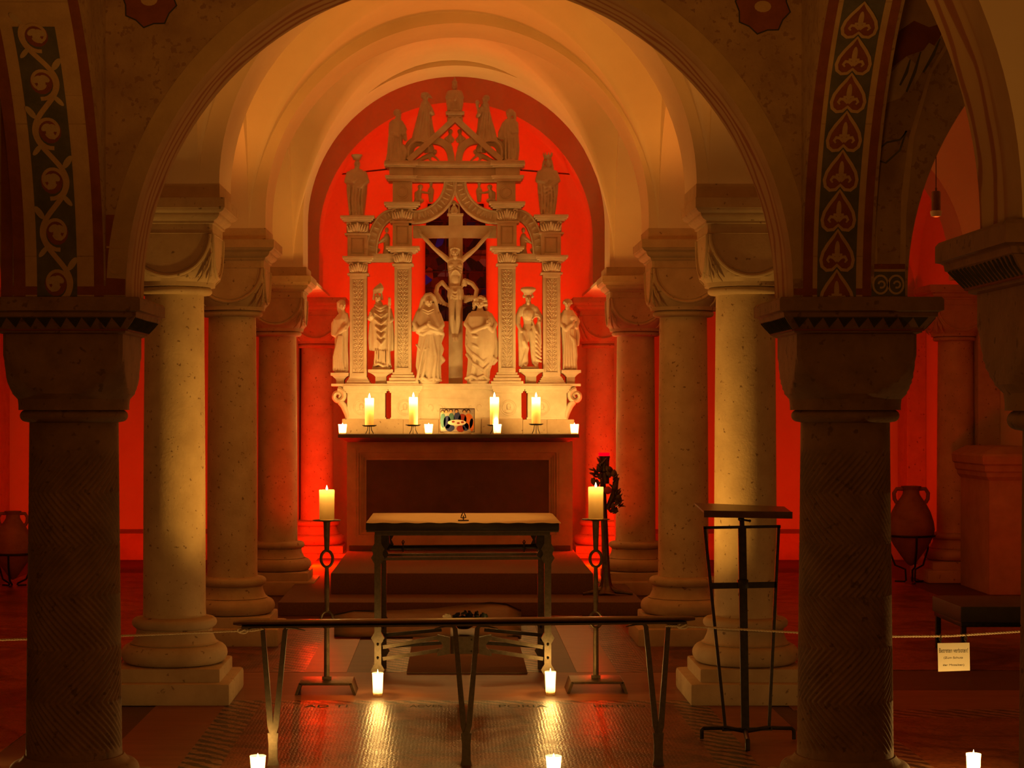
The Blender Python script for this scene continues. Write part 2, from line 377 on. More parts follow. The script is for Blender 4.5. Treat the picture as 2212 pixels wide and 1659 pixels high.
# thin plastered plinths over the imposts are the arch feet; vaults
def vault(x0, x1, y0, y1, zs, zc, m, n=40):
    bm = BM(); t = [math.sin((i/n - .5) * PI) for i in range(n + 1)]
    g = [[bm.verts.new(((x0+x1)/2 + (x1-x0)/2*t[i], (y0+y1)/2 + (y1-y0)/2*t[j],
          max(zs + (zc-zs)*math.sqrt(max(0, 1-t[i]**2)), zs + (zc-zs)*math.sqrt(max(0, 1-t[j]**2))))) for j in range(n+1)] for i in range(n+1)]
    for i in range(n):
        for j in range(n):
            q = [g[i][j], g[i+1][j], g[i+1][j+1], g[i][j+1]]
            if (i < n/2) == (j < n/2): face(bm, [q[0], q[1], q[2]]); face(bm, [q[0], q[2], q[3]])
            else: face(bm, [q[0], q[1], q[3]]); face(bm, [q[1], q[2], q[3]])
    return struct('ceiling', bm, m, ang=14, recalc=False)
for d0, d1, zs, zc in ((.13, .424, 690, 790), (.458, .716, 690, 790), (.757, .975, 445, 1030), (1.025, 1.215, 445, 1040), (1.262, 1.548, 445, 1165)):
    for x0, x1 in ((-538, 538), (-1960, -680), (650, 1960)):
        vault(x0*U, x1*U, Yd(d0), Yd(d1), hz(zs), hz(zc), M['plaster'])
for x0, x1 in ((-1960, -650), (650, 1960)):
    vault(x0*U, x1*U, Yd(1.60), Yd(1.96), hz(445), hz(1000), M['plaster'])
for d0, d1 in ((.975, 1.025), (1.215, 1.262), (1.548, 1.600)):      # darker painted foot of each arch pier
    for x0, x1 in ((-700, -494), (512, 702)):
        bm = BM(); box(bm, x0*U-.003, x1*U+.003, Yd(d0)-.003, Yd(d1)+.003, hz(444), hz(474)); struct('trim_1', bm, M['capital'], False)
# aisle outer walls and the aisle east walls with their stone bench
bm = BM(); box(bm, XL-.3, XL, 1.0, Yd(2.06), 0, hz(1160)); struct('wall_left', bm, M['plaster'], False)
bm = BM(); box(bm, XR, XR+.3, 1.0, Yd(2.06), 0, hz(1160)); struct('wall_right', bm, M['plaster'], False)
for nm, x0, x1 in (('wall_back_left', -1960, -655), ('wall_back_right', 675, 1960)):
    bm = BM(); box(bm, x0*U, x1*U, Yd(1.97), Yd(2.05), 0, hz(1160)); struct(nm, bm, M['plaster'], False)
    bm = BM(); box(bm, x0*U, x1*U, Yd(1.90), Yd(1.97), 0, 110*U, .01); struct('bench_step', bm, M['altarstone'], False)
# pilaster strips on the outer walls
for d in (1.0, 1.30, 1.68, 1.94):
    for s in (-1, 1):
        bm = BM(); box(bm, *(sorted((s*1960*U, s*1880*U))), Yd(d)-.22, Yd(d)+.22, 0, hz(445), .01); struct('wall_pilaster', bm, M['capital'], False)
# choir bay behind the last pair of columns, widening to the apse
def ring(cx, R, zc, y, zbot, n=48):
    p = [(cx - R, y, zbot)]
    for i in range(n+1): a = PI*(1 - i/n); p.append((cx + R*math.cos(a), y, zc + R*math.sin(a)))
    p.append((cx + R, y, zbot)); return p
bm = BM(); r0 = ring(9*U, 612*U, hz(722), Yd(1.60), hz(443)); r1 = ring(9*U, 612*U, hz(722), Yd(1.835), hz(443))
rings(bm, [r0, r1], False); struct('ceiling', bm, M['plaster'], ang=30)
arch_wall('apse_arch', Yd(1.835), Yd(1.885), -655*U, 673*U, hz(443), hz(1420), [(9*U, 543*U, hz(672))], [M['plaster']]*2)
for s, x0, x1 in ((-1, -655, -625), (1, 643, 673)):
    bm = BM(); box(bm, x0*U, x1*U, Yd(1.60), Yd(2.02), 0, hz(445)); struct('wall_choir', bm, M['plaster'], False)
    bm = BM(); xx = sorted(((s*500+9)*U, s*640*U)); box(bm, xx[0], xx[1], Yd(1.60), Yd(1.835), hz(443.5), hz(454)); struct('trim_ledge', bm, M['plaster'], False)
# apse: half round wall with a splayed window, and its half dome
def apse():
    bm = BM(); na, R, cx, cy = 72, 553*U, 9*U, Yd(1.88); ky = 1.08; zc = hz(690)
    rows = [(z, 1.0) for z in (0, .25, .6, hz(-120), hz(383), hz(560), zc)]
    nd = 27
    for j in range(1, nd+1): th = PI/2*j/nd; rows.append((zc + R*math.sin(th), max(math.cos(th), 1e-4)))
    wx = 134*U; z0 = 4; z1 = 6 + 7
    def A(i): return PI * (1 - i/na)
    def inwin(i, k): return abs(R*math.cos(A(i+.5))) < wx and z0 <= k < z1
    g = [[bm.verts.new((cx + R*f*math.cos(A(i)), cy + ky*R*f*math.sin(A(i)), z)) for z, f in rows] for i in range(na+1)]
    for i in range(na):
        for k in range(len(rows)-1):
            if not inwin(i, k): face(bm, [g[i][k], g[i+1][k], g[i+1][k+1], g[i][k+1]])
    ids = [i for i in range(na) if inwin(i, z0)]; a, b = ids[0], ids[-1]+1; dp = .30
    loop = [(i, z0) for i in range(a, b+1)] + [(b, k) for k in range(z0+1, z1+1)] + [(i, z1) for i in range(b-1, a-1, -1)] + [(a, k) for k in range(z1-1, z0, -1)]
    bk = []
    for i, k in loop: v = g[i][k].co; bk.append(bm.verts.new((cx + (v.x-cx)*(.94 if k <= 6 else .94*math.cos(0)/rows[k][1]*rows[k][1]), cy + ky*R + dp, v.z)))
    for n in range(len(loop)):
        p, q = loop[n], loop[(n+1) % len(loop)]
        face(bm, [g[p[0]][p[1]], g[q[0]][q[1]], bk[(n+1) % len(loop)], bk[n]])
    struct('wall_apse', bm, M['plaster'], ang=30, recalc=False)
    return cx, cy + ky*R + dp
wcx, wy = apse()
# stained glass
def glassmat():
    m, nt, b, _ = nodes('stained_glass'); p = pos(nt)
    vo = nt.nodes.new('ShaderNodeTexVoronoi'); vo.inputs['Scale'].default_value = 11; nt.links.new(p, vo.inputs[0])
    s = nt.nodes.new('ShaderNodeSeparateColor'); nt.links.new(vo.outputs['Color'], s.inputs[0])
    col = ramp(nt, s.outputs[0], [(0, (.004,.005,.03)), (.30, (.006,.008,.20)), (.42, (.01,.004,.01)), (.7, (.05,.008,.01)), (.85, (.01,.012,.02)), (.95, (.12,.09,.05))])
    nt.links.new(col, b.inputs['Base Color']); b.inputs['Roughness'].default_value = .2
    e = ramp(nt, s.outputs[1], [(.80, (0,0,0)), (.93, (1,1,1))]); nt.links.new(mixc(nt, e, (0,0,0), col), b.inputs['Emission Color'])
    b.inputs['Emission Strength'].default_value = .16; return m
M['glass'] = glassmat()
bm = BM(); wz0, wz1 = hz(383), hz(905); hw = 134*U
box(bm, wcx-hw-.03, wcx+hw+.03, wy-.01, wy+.02, wz0-.02, wz1+.02); win = struct('window_1', bm, M['ink'], False)
bm = BM(); box(bm, wcx-hw, wcx+hw, wy-.02, wy-.012, wz0, wz1); obj('pane', bm, M['glass'], win, False)
bm = BM()
for i in range(1, 3): x = wcx - hw + 2*hw*i/3; box(bm, x-.006, x+.006, wy-.03, wy-.018, wz0, wz1)
for i in range(1, 7): z = wz0 + (wz1-wz0)*i/7; box(bm, wcx-hw, wcx+hw, wy-.031, wy-.019, z-.006, z+.006)
obj('lead_bars', bm, M['ink'], win, False)
# altar steps
bm = BM(); box(bm, -528*U, 570*U, Yd(1.39), Yd(1.80), 0, 41*U, .008); struct('altar_step', bm, M['carpet'])
bm = BM(); box(bm, -385*U, 437*U, Yd(1.45), Yd(1.80), 41*U, 107*U, .008); struct('altar_step', bm, M['carpet'])

# ================================================================ PAINTED DECORATION (flat paint on the plaster, parts of the wall)
def ribbon(bm, pts, wd, mp, off, closed=False):
    n = len(pts); P2 = [Vector((p[0], p[1])) for p in pts]; L = []
    for i in range(n):
        a = P2[(i-1) % n] if closed or i else P2[i]; b = P2[(i+1) % n] if closed or i < n-1 else P2[i]
        t = (b-a); t = t.normalized() if t.length > 1e-9 else Vector((1, 0)); nn = Vector((-t.y, t.x))
        ww = wd[i] if isinstance(wd, (list, tuple)) else wd
        L.append((bm.verts.new(mp(*(P2[i]+nn*ww/2), off)), bm.verts.new(mp(*(P2[i]-nn*ww/2), off))))
    for i in range(n if closed else n-1):
        j = (i+1) % n; face(bm, [L[i][0], L[j][0], L[j][1], L[i][1]])
def patch(bm, pts, mp, off): face(bm, [bm.verts.new(mp(p[0], p[1], off)) for p in pts])
def strip(bm, x0, x1, s0, s1, mp, off, n=24):
    for i in range(n):
        a = s0+(s1-s0)*i/n; b = s0+(s1-s0)*(i+1)/n; patch(bm, [(x0,a),(x1,a),(x1,b),(x0,b)], mp, off)
AYc, AR = (Yd(.458)+Yd(.716))/2, (Yd(.716)-Yd(.458))/2
def soff(x, s, off):     # on the arcade soffit: x across, s along the arc (both in u)
    ph = s*U/AR; r = AR - off
    return (x*U, AYc + r*math.cos(ph), hz(174) + r*math.sin(ph))
def wallf(x, z, off): return (x*U, Yd(.716) - off, hz(z))
def arcpts(cx, cy, r, a0, a1, n=14, ry=None):
    ry = ry or r
    return [(cx + r*math.cos(math.radians(a0+(a1-a0)*i/n)), cy + ry*math.sin(math.radians(a0+(a1-a0)*i/n))) for i in range(n+1)]
def blob(cx, cy, rx, ry, rot=0, n=14, pt=1.0):
    out = []
    for i in range(n):
        a = 2*PI*i/n; x = rx*math.cos(a); y = ry*math.sin(a)*(1 if math.sin(a) < 0 or pt == 1 else pt)
        c, s = math.cos(rot), math.sin(rot); out.append((cx + x*c - y*s, cy + x*s + y*c))
    return out
def paint(nm, bm, m): return obj(nm, bm, m, wall_front, False, recalc=False)
# --- right: chain of inverted hearts with lilies
bR = BM(); bB = BM(); bO = BM(); bH = BM(); bC = BM(); bI = BM()
for x0, x1 in ((540, 555), (632, 645)): strip(bR, x0, x1, -30, 520, soff, .0015)
strip(bO, 555, 632, -30, 520, soff, .001); strip(bB, 562, 622, -30, 520, soff, .002)
for k in range(8):
    s = -22 + k*62; cx = 592
    heart = [(cx + sgn*x, s + y) for sgn, seq in ((1, ((0,8),(7,1),(16,0),(23,6),(25,16),(22,28),(15,40),(7,51),(0,62))), (-1, ((7,51),(15,40),(22,28),(25,16),(23,6),(16,0),(7,1)))) for x, y in seq]
    patch(bH, heart, soff, .003); ribbon(bC, heart, 5.0, soff, .004, True)
    patch(bI, blob(cx, s+31, 4, 15), soff, .0045)
    for q in (-1, 1):
        ribbon(bI, [(cx, s+14), (cx+q*6, s+20), (cx+q*12, s+21), (cx+q*15, s+16), (cx+q*12, s+12)], [5,5,5,4,2.5], soff, .0045)
    ribbon(bI, [(cx-8, s+24), (cx+8, s+24)], 4, soff, .0048)
paint('painted_border', bR, M['p_red']); paint('painted_field', bB, M['p_blue']); paint('painted_ground', bO, M['p_ochre'])
paint('painted_heart', bH, M['p_red']); paint('painted_chain', bC, M['p_ochre']); paint('painted_lily', bI, M['p_ochre'])
# --- right spandrel: ground, fragment of a robed figure, ring band at the foot
b1 = BM(); b2 = BM(); b3 = BM(); b4 = BM(); b5 = BM()
patch(b1, [(646,172),(698,172),(700,300),(712,420),(740,520),(790,600),(800,660),(646,660)], wallf, .001)
patch(b4, [(655,222),(690,222),(692,330),(704,420),(735,520),(770,580),(700,560),(655,500)], wallf, .0016)
patch(b5, [(668,520),(700,545),(742,560),(768,600),(735,590),(712,600),(690,585)], wallf, .002)
patch(b3, [(662,470),(690,480),(707,500),(716,532),(700,545),(676,520)], wallf, .0026); patch(b3, [(712,500),(724,520),(745,560),(735,566),(716,540)], wallf, .0026)
for q in ((690,500,706,540),(700,490,722,552),(726,520,752,572)): ribbon(b2, [(q[0],q[1]), ((q[0]+q[2])/2+2, (q[1]+q[3])/2), (q[2],q[3])], [3,5,2], wallf, .003)
ribbon(b2, [(655,400),(670,412),(690,416),(700,430),(690,400),(668,380),(656,384)], 3, wallf, .003)
strip(b5, 646, 698, 216, 224, wallf, .0028, 1); strip(b2, 646, 698, 174, 212, wallf, .002, 1)
for cx in (660, 684): ribbon(b3, arcpts(cx, 192, 11.5, 0, 360, 18, 14), 3.2, wallf, .003); ribbon(b3, arcpts(cx+1.5, 192, 5, -120, 170, 10), 3, wallf, .003)
paint('painted_ground', b1, M['p_ochre']); paint('painted_field', b4, M['fresco']); paint('painted_drapery', b3, M['p_cream']); paint('painted_fold', b2, M['p_blue']); paint('painted_border', b5, M['p_red'])
# --- left: running scroll
bR = BM(); bB = BM(); bO = BM(); bC = BM(); bI = BM(); bH = BM()
for x0, x1 in ((-556, -541), (-680, -662)): strip(bR, x0, x1, -30, 520, soff, .0015)
strip(bO, -662, -556, -30, 520, soff, .001); strip(bB, -644, -582, -30, 430, soff, .002)
vine = [(-613 + 21*math.sin(PI*(s+20)/79), s) for s in range(-20, 440, 4)]
ribbon(bC, vine, 8, soff, .003)
for k in range(6):
    sgn = 1 if k % 2 == 0 else -1; s0 = -20 + 79*k + 40; cx = -613 - sgn*2
    sp = []
    for i in range(28):
        a = i/27; th = math.radians(-100 + 430*a); r = 24 - 17*a
        sp.append((cx + sgn*r*math.cos(th), s0 + r*1.15*math.sin(th)))
    ribbon(bC, sp, [6.5 - 3*i/27 for i in range(28)], soff, .0034)
    for (dx, dy, rx, ry, rt) in ((0,0,6,9,.3),(6,5,5,8,-.9),(-6,6,5,8,.9),(3,-7,4,7,2.6)): patch(bI, blob(cx - sgn*dx, s0+dy, rx, ry, rt*sgn), soff, .004)
    patch(bI, blob(cx + sgn*26, s0+30, 5, 12, -.6*sgn), soff, .004); patch(bI, blob(cx + sgn*22, s0-30, 4, 11, .7*sgn), soff, .004)
    patch(bH, blob(cx, s0, 17, 20), soff, .0026)
paint('painted_border', bR, M['p_red']); paint('painted_field', bB, M['p_blue']); paint('painted_ground', bO, M['p_ochre'])
paint('painted_scroll', bC, M['p_ochre']); paint('painted_leaf', bI, M['p_cream']); paint('painted_curl_ground', bH, M['p_red'])
b3 = BM(); b5 = BM(); strip(b5, -700, -682, 172, 660, wallf, .001, 1); strip(b5, -538, -508, 182, 300, wallf, .001, 1)
ribbon(b3, arcpts(-521, 222, 12, -160, 200, 16), 4, wallf, .003); ribbon(b3, [(-537,250),(-509,250)], 3, wallf, .003)
strip(b5, -700, -508, 176, 190, wallf, .0016, 1); strip(b5, 526, 698, 176, 186, wallf, .0016, 1)
paint('painted_border', b5, M['p_red']); paint('painted_curl', b3, M['p_ochre'])
bm = BM(); strip_ = arcpts(9, 183, 516 + 15, 2, 178, 60); ribbon(bm, strip_, 30, wallf, .0012); paint('painted_arch_border', bm, M['p_band'])
# --- pieces on the arcade walls facing the nave are plain; two rosettes near the top
b1 = BM(); b2 = BM(); b3 = BM()
for cx, cz in ((-471, 632), (478, 622)):
    st = []
    for i in range(16):
        a = 2*PI*(i+.5)/16; r = 42 if i % 2 else 36; st.append((cx + r*math.cos(a), cz + r*math.sin(a)))
    patch(b3, [(cx+(x-cx)*1.06, cz+(z-cz)*1.06) for x, z in st], wallf, .001); patch(b1, st, wallf, .002); patch(b2, blob(cx, cz, 13, 9), wallf, .003)
paint('painted_rosette', b1, M['p_red']); paint('painted_rosette_centre', b2, M['p_ochre']); paint('painted_rosette_edge', b3, M['p_dark'])

# ================================================================ COLUMNS
def cushion(bm, a, zb, zt, c, h, n=96, rmin=None):
    R = []
    for k in range(15):
        z = zb + (zt-zb)*k/14
        rr = math.sqrt(max(0.05, a*a*(2 - (max(0, c-z)/h)**2)))
        row = []
        for i in range(n):
            t = 2*PI*(i+.5)/n; m = a/max(abs(math.cos(t)), abs(math.sin(t))); r = min(m, rr); row.append((r*math.cos(t), r*math.sin(t), z))
        R.append(row)
    rings(bm, R)
def column_a(label, group):
    h = lambda v: (v + 622) * U; u = U
    t = thing('stone_column', label, 'column', (0, 0, 0), group); t['kind'] = 'thing'
    bm = BM(); box(bm, -135*u, 135*u, -135*u, 135*u, 0, h(-575), .02); obj('plinth', bm, M['capital'], t)
    bm = BM(); box(bm, -112*u, 112*u, -112*u, 112*u, h(-577), h(-547), .012); obj('plinth_block', bm, M['capital'], t)
    bm = BM(); pr = []
    for k in range(11): a = -PI/2 + PI*k/10; pr.append((93*u + 21*u*math.cos(a), h(-526) + 21*u*math.sin(a)))
    pr += [(95*u, h(-503)), (92*u, h(-502))]
    for k in range(8): a = k/7; pr.append(((90 - 9*math.sin(PI*a*.5))*u, h(-500 + 26*a)))
    pr += [(82*u, h(-473))]
    for k in range(9): a = -PI/2 + PI*k/8; pr.append((80*u + 11*u*math.cos(a), h(-460) + 11*u*math.sin(a)))
    pr += [(76*u, h(-449)), (70*u, h(-447))]
    lathe(bm, pr, seg=72); obj('base', bm, M['capital'], t)
    bm = BM(); pr = [(68*u, h(-448)), (67*u, h(-430))]
    for k in range(1, 12): z = -430 + (246+430)*k/11; pr.append(((67 - 4*(k/11) + .9*math.sin(PI*k/11))*u, h(z)))
    lathe(bm, pr, seg=72); obj('shaft', bm, M['column'], t)
    bm = BM(); pr = [(63*u, h(244))]
    for k in range(9): a = -PI/2 + PI*k/8; pr.append((73*u + 8*u*math.cos(a), h(253) + 8*u*math.sin(a)))
    pr.append((70*u, h(262))); lathe(bm, pr, seg=72); obj('neck_ring', bm, M['capital'], t)
    bm = BM(); cushion(bm, 93*u, h(261), h(391), h(370), 95*u); cp = obj('capital', bm, M['capital'], t, ang=25)
    bm = BM()
    for k in range(4):
        rm = Matrix.Rotation(PI/2*k, 3, 'Z')
        tube(bm, [rm @ Vector((88*u*math.cos(a), -93.5*u, h(369) - 88*u*math.sin(a))) for a in [PI*i/24 for i in range(25)]], 4.2*u, 8)
        tube(bm, [rm @ Vector((80*u*math.cos(a), -93*u, h(369) - 80*u*math.sin(a))) for a in [PI*i/24 for i in range(25)]], 1.6*u, 6)
        tube(bm, [rm @ Vector((-92*u, -93.2*u, h(371))), rm @ Vector((92*u, -93.2*u, h(371)))], 1.4*u, 6)
        for s in (-1, 1):   # corner leaves
            for q in range(4):
                tube(bm, [rm @ Vector((s*(92-q*5)*u, -(92.5-q*.3)*u, h(330-q*9))), rm @ Vector((s*(84-q*4)*u, -(90.5-q)*u, h(300-q*6))), rm @ Vector((s*(70-q*3)*u, -(83-q)*u, h(276-q*2)))], [2*u, 3*u, 1.2*u], 6)
    obj('lunette_moulding', bm, M['capital'], cp)
    bm = BM(); sq(bm, [(z[0]*u, h(z[1])) for z in ((92,390),(97,392),(97,396),(99,398),(105,401),(109,406),(110,409),(110,412),(112,413),(117,415),(120,418),(121,421),(123,422),(123,442.9))]); obj('impost', bm, M['capital'], t, ang=28)
    return t
def column_b(label, group):
    h = lambda v: (v + 622) * U; u = U
    t = thing('carved_column', label, 'column', (0, 0, 0), group); t['kind'] = 'thing'
    bm = BM(); box(bm, -108*u, 108*u, -108*u, 108*u, 0, h(-592), .015); obj('plinth', bm, M['darkstone'], t)
    bm = BM(); pr = []
    for k in range(11): a = -PI/2 + PI*k/10; pr.append((88*u + 15*u*math.cos(a), h(-577) + 15*u*math.sin(a)))
    pr += [(86*u, h(-561)), (82*u, h(-556)), (79*u, h(-552))]; lathe(bm, pr, seg=72); obj('base', bm, M['darkstone'], t)
    # chevron shaft: drums with slanting flutes that turn direction from drum to drum
    bm = BM(); nt_, nseg, drum, z0, z1 = 40, 40*10, 83.0, -553.0, -20.0
    zl = []; z = z0
    R = []; rows = 200
    for k in range(rows + 1):
        z = z0 + (z1-z0)*k/rows; f = (z + 545) / drum; di = math.floor(f); sg = 1 if di % 2 == 0 else -1
        on = min(1, max(0, (z + 543)/10)) * min(1, max(0, (-62 - z)/25))
        rad = 76 - 6*((z-z0)/(z1-z0))
        row = []
        for i in range(nseg):
            t_ = i/nseg; ph = (t_*nt_ + sg*z/12.0) % 1.0; g = abs(ph-.5)*2; g = g*g
            r = (rad - 4.2*on*g)*u; row.append((r*math.cos(2*PI*t_), r*math.sin(2*PI*t_), h(z)))
        R.append(row)
    rings(bm, R); obj('shaft', bm, M['darkstone'], t, ang=80)
    bm = BM(); pr = [(69*u, h(-22))]
    for k in range(11): a = -PI/2 + PI*k/10; pr.append((74*u + 11*u*math.cos(a), h(-11) + 10*u*math.sin(a)))
    pr.append((72*u, h(-1))); lathe(bm, pr, seg=72); obj('neck_ring', bm, M['darkstone'], t)
    bm = BM(); cushion(bm, 93*u, h(-2), h(118), h(117), 97*u); cp = obj('capital', bm, M['darkstone'], t, ang=25)
    bm = BM(); sq(bm, [(z[0]*u, h(z[1])) for z in ((93,116),(99,118),(99,122),(102,123),(116,141),(118,142),(119,148),(122,150),(126,151),(126,168),(123,171.9))]); im = obj('impost', bm, M['darkstone'], t, ang=25)
    bm = BM(); b2 = BM(); nz = 9
    for k in range(4):
        rm = Matrix.Rotation(PI/2*k, 3, 'Z')
        def F(x, v, o): # on the sloping cavetto
            hf = 102 + 14*v; return rm @ Vector((x*u, -(hf + o)*u, h(123 + 18*v)))
        if k % 2 == 0:
            for i in range(nz):
                xa = -104 + 208*i/nz; xb = -104 + 208*(i+1)/nz; xm = (xa+xb)/2
                face(bm, [bm.verts.new(p) for p in (F(xa, .97, .9), F(xm, .12, .9), F(xb, .97, .9))])
        else:
            for i in range(16):
                x = -98 + 196*i/15; tube(bm, [F(x, .05, 0), F(x*1.03, .55, 1.2), F(x*1.1, .97, .6)], 1.6*u, 6)
        tube(b2, [F(-100, -.04, 0), F(100, -.04, 0)], 1.7*u, 6)
    obj('painted_zigzag', bm, M['p_dark'], im, False); obj('fillet', b2, M['p_red'], im)
    return t
GA = 'pale columns with cushion capitals along the nave'
sides = {'l': 'left', 'r': 'right'}
colA = column_a('bright pale column directly behind the left front column', GA)
colA.location = (-603*U, Yd(1.0), 0)
dup(colA, (630*U, Yd(1.0), 0), 'pale column directly behind the black lectern, right side of the nave')
dup(colA, (-593*U, Yd(1.24), 0), 'second pale column back on the left, behind the brightest left one')
dup(colA, (615*U, Yd(1.24), 0), 'second pale column back on the right, just left of the lectern column')
dup(colA, (-597*U, Yd(1.57), 0), 'third pale column back on the left, red-rimmed, left of the tall candle')
dup(colA, (617*U, Yd(1.57), 0), 'third pale column back on the right, beside the red sanctuary lamp')
GH = 'half columns along the outer and apse walls'
dup(colA, (-552*U, Yd(1.87), 0), 'red-lit half column at the left corner of the apse', GH)
dup(colA, (598*U, Yd(1.87), 0), 'red-lit half column at the right corner of the apse', GH)
dup(colA, (1822*U, Yd(1.68), 0), 'half column on the far right wall behind the clay jar', GH)
colB = column_b('dark carved chevron column in the left foreground', 'chevron columns of the front arch')
colB.location = (-607*U, Yd(.7405), 0)
dup(colB, (626*U, Yd(.7405), 0), 'dark carved chevron column in the right foreground beside the lectern')
dup(colB, (626*U, Yd(.45), 0), 'nearest dark column cut off by the right edge of the photo')
dup(colB, (-605*U, Yd(.45), 0), 'nearest dark column out beyond the left edge of the photo')
# ================================================================ HIGH ALTAR
def k_(d): return d * U
AY = Yd(1.678)
t = thing('high_altar', 'stone block altar on the carpeted steps with a dark recessed front panel', 'altar', (20*U, AY, 107*U))
ax0, ax1 = -387*U, 431*U; zb, zt = 107*U, 1.6 - 118*U
bm = BM(); box(bm, ax0, ax1, AY+.05, AY+.9, zb, zt); obj('body', bm, M['altarstone'], t, False)
px0, px1, pz0, pz1 = X(790, 1.678), X(1187, 1.678), Z(1140, 1.678), Z(993, 1.678)
bm = BM()
for q in ((ax0, px0-.09, zb, zt), (px1+.09, ax1, zb, zt)): box(bm, q[0], q[1], AY, AY+.06, q[2], q[3])
box(bm, px0-.09, px1+.09, AY, AY+.06, zb, pz0-.09); box(bm, px0-.09, px1+.09, AY, AY+.06, pz1+.09, zt)
for k, o in enumerate((.09, .065, .045, .02)):
    y = AY + .004 + .012*k; i = o - .024
    for q in ((px0-o, px0-i, pz0-o, pz1+o), (px1+i, px1+o, pz0-o, pz1+o)): box(bm, q[0], q[1], y, AY+.055, q[2], q[3])
    box(bm, px0-i, px1+i, y, AY+.055, pz0-o, pz0-i); box(bm, px0-i, px1+i, y, AY+.055, pz1+i, pz1+o)
obj('front_frame', bm, M['altarstone'], t, False)
bm = BM(); box(bm, px0, px1, AY+.044, AY+.06, pz0, pz1); pn = obj('front_panel', bm, M['altarpanel'], t, False); pn['label'] = 'dark brown recessed panel'
bm = BM(); zz = Z(1052, 1.678); cx = X(1002, 1.678)   # faint incised cross
box(bm, cx-.10, cx+.10, AY+.0425, AY+.045, zz-.004, zz+.004); box(bm, cx-.004, cx+.004, AY+.0425, AY+.045, zz-.02, zz+.11); obj('incised_cross', bm, M['wood'], pn, False)
bm = BM(); box(bm, ax0+.02, ax1-.02, AY-.02, AY+.9, zb, zb+.05, .006); obj('foot_course', bm, M['altarpanel'], t)
# mensa slab with hollow moulding beneath
mz = 1.6 - 91*U; my0, my1 = Yd(1.660), AY + .93
bm = BM(); mx0, mx1 = -415*U, 450*U; rs = []
for ins, z in ((.09, mz-.075), (.085, mz-.07), (.05, mz-.055), (.02, mz-.042), (.012, mz-.040), (0, mz-.034), (0, mz-.006), (.006, mz)):
    rs.append([(mx0+ins, my0+ins, z), (mx1-ins, my0+ins, z), (mx1-ins, my1-.001, z), (mx0+ins, my1-.001, z)])
rings(bm, rs); obj('mensa_slab', bm, M['slab'], t, ang=28)

# ================================================================ RETABLE
RD = 1.722; RY = Yd(RD); rk = RD * U
def rx(px): return X(px, RD)
def rz(py): return Z(py, RD)
ret = thing('retable', 'tall carved limestone altarpiece with four pilasters, pierced arches and a gable', 'retable', (rx(983), RY, mz))
jit = random.Random(11)
def rbox(bm, x0, x1, y0, y1, f, b, bev=0.0):
    e = [jit.uniform(0, .0012) for _ in range(6)]      # hand cut: no two faces exactly flush
    box(bm, rx(x0)-e[0], rx(x1)+e[1], RY + f - e[2], RY + b + e[3], rz(y1)-e[4], rz(y0)+e[5], bev)
def mould(bm, x0, x1, rows, f, b):
    """stack of slabs (top y, bottom y, overhang px) around a block; overhang also goes forward"""
    for ya, yb, o in rows: rbox(bm, x0 - o, x1 + o, ya, yb, f - o*rk, b, 0.003)
RM = M['retable']
# rough bottom course
bm = BM(); random.seed(3); xs = [741, 800, 872, 948, 1040, 1128, 1180, 1238]
for a, b in zip(xs, xs[1:]): rbox(bm, a, b, 905 + random.uniform(-1, 1), 936.4, -.17 + random.uniform(-.008, .008), .20, .012)
obj('bottom_course', bm, M['capital'], ret)
# pedestals and central panel of the predella
def pedestal(x0, x1):
    bm = BM(); rbox(bm, x0, x1, 848, 906, -.15, .18, .006); mould(bm, x0, x1, ((833, 841, 8), (841, 845, 6), (845, 849, 3), (902, 906, 2)), -.15, .18); p = obj('pedestal', bm, RM, ret)
    bm = BM(); cx = (x0+x1)/2 if x1-x0 < 70 else (x0 + 30); cz = rz(880)
    for r in (16.5, 13): tube(bm, [(rx(cx) + r*rk*math.cos(2*PI*i/32), RY-.153, cz + r*rk*math.sin(2*PI*i/32)) for i in range(32)], .006, 6, True)
    ell(bm, (rx(cx), RY-.15, cz+.006), (.022, .018, .034)); ell(bm, (rx(cx)-.004, RY-.15, cz-.04), (.04, .014, .022)); ell(bm, (rx(cx)+.016, RY-.16, cz+.004), (.009, .012, .009))
    obj('medallion', bm, RM, p)
pedestal(752, 833); pedestal(846, 905); pedestal(1070, 1125); pedestal(1139, 1222)
bm = BM(); rbox(bm, 905, 1070, 842, 906, -.12, .16, .004); rbox(bm, 905, 1070, 833, 842, -.155, .16, .003)
for a in (860, 900): rbox(bm, 911, 1064, a, a+2, -.126, -.11)
for a in (911, 1062): rbox(bm, a, a+2, 860, 902, -.126, -.11)
cp = obj('central_panel', bm, RM, ret)
bm = BM()
for s in (-1, 1):       # shallow carved tendrils
    for q in range(3):
        x0 = 983 + s*(14 + q*20)
        tube(bm, [(rx(x0 + s*(9-7*t)*math.cos(4.5*t+q)), RY-.122, rz(879 + (9-6*t)*math.sin(4.5*t+q))) for t in [i/14 for i in range(15)]], [.007-.004*i/14 for i in range(15)], 6)
obj('carved_tendril', bm, RM, cp)
bm = BM(); rbox(bm, 718, 1252, 829.5, 834.5, -.175, .18, .003); obj('predella_cornice', bm, RM, ret)
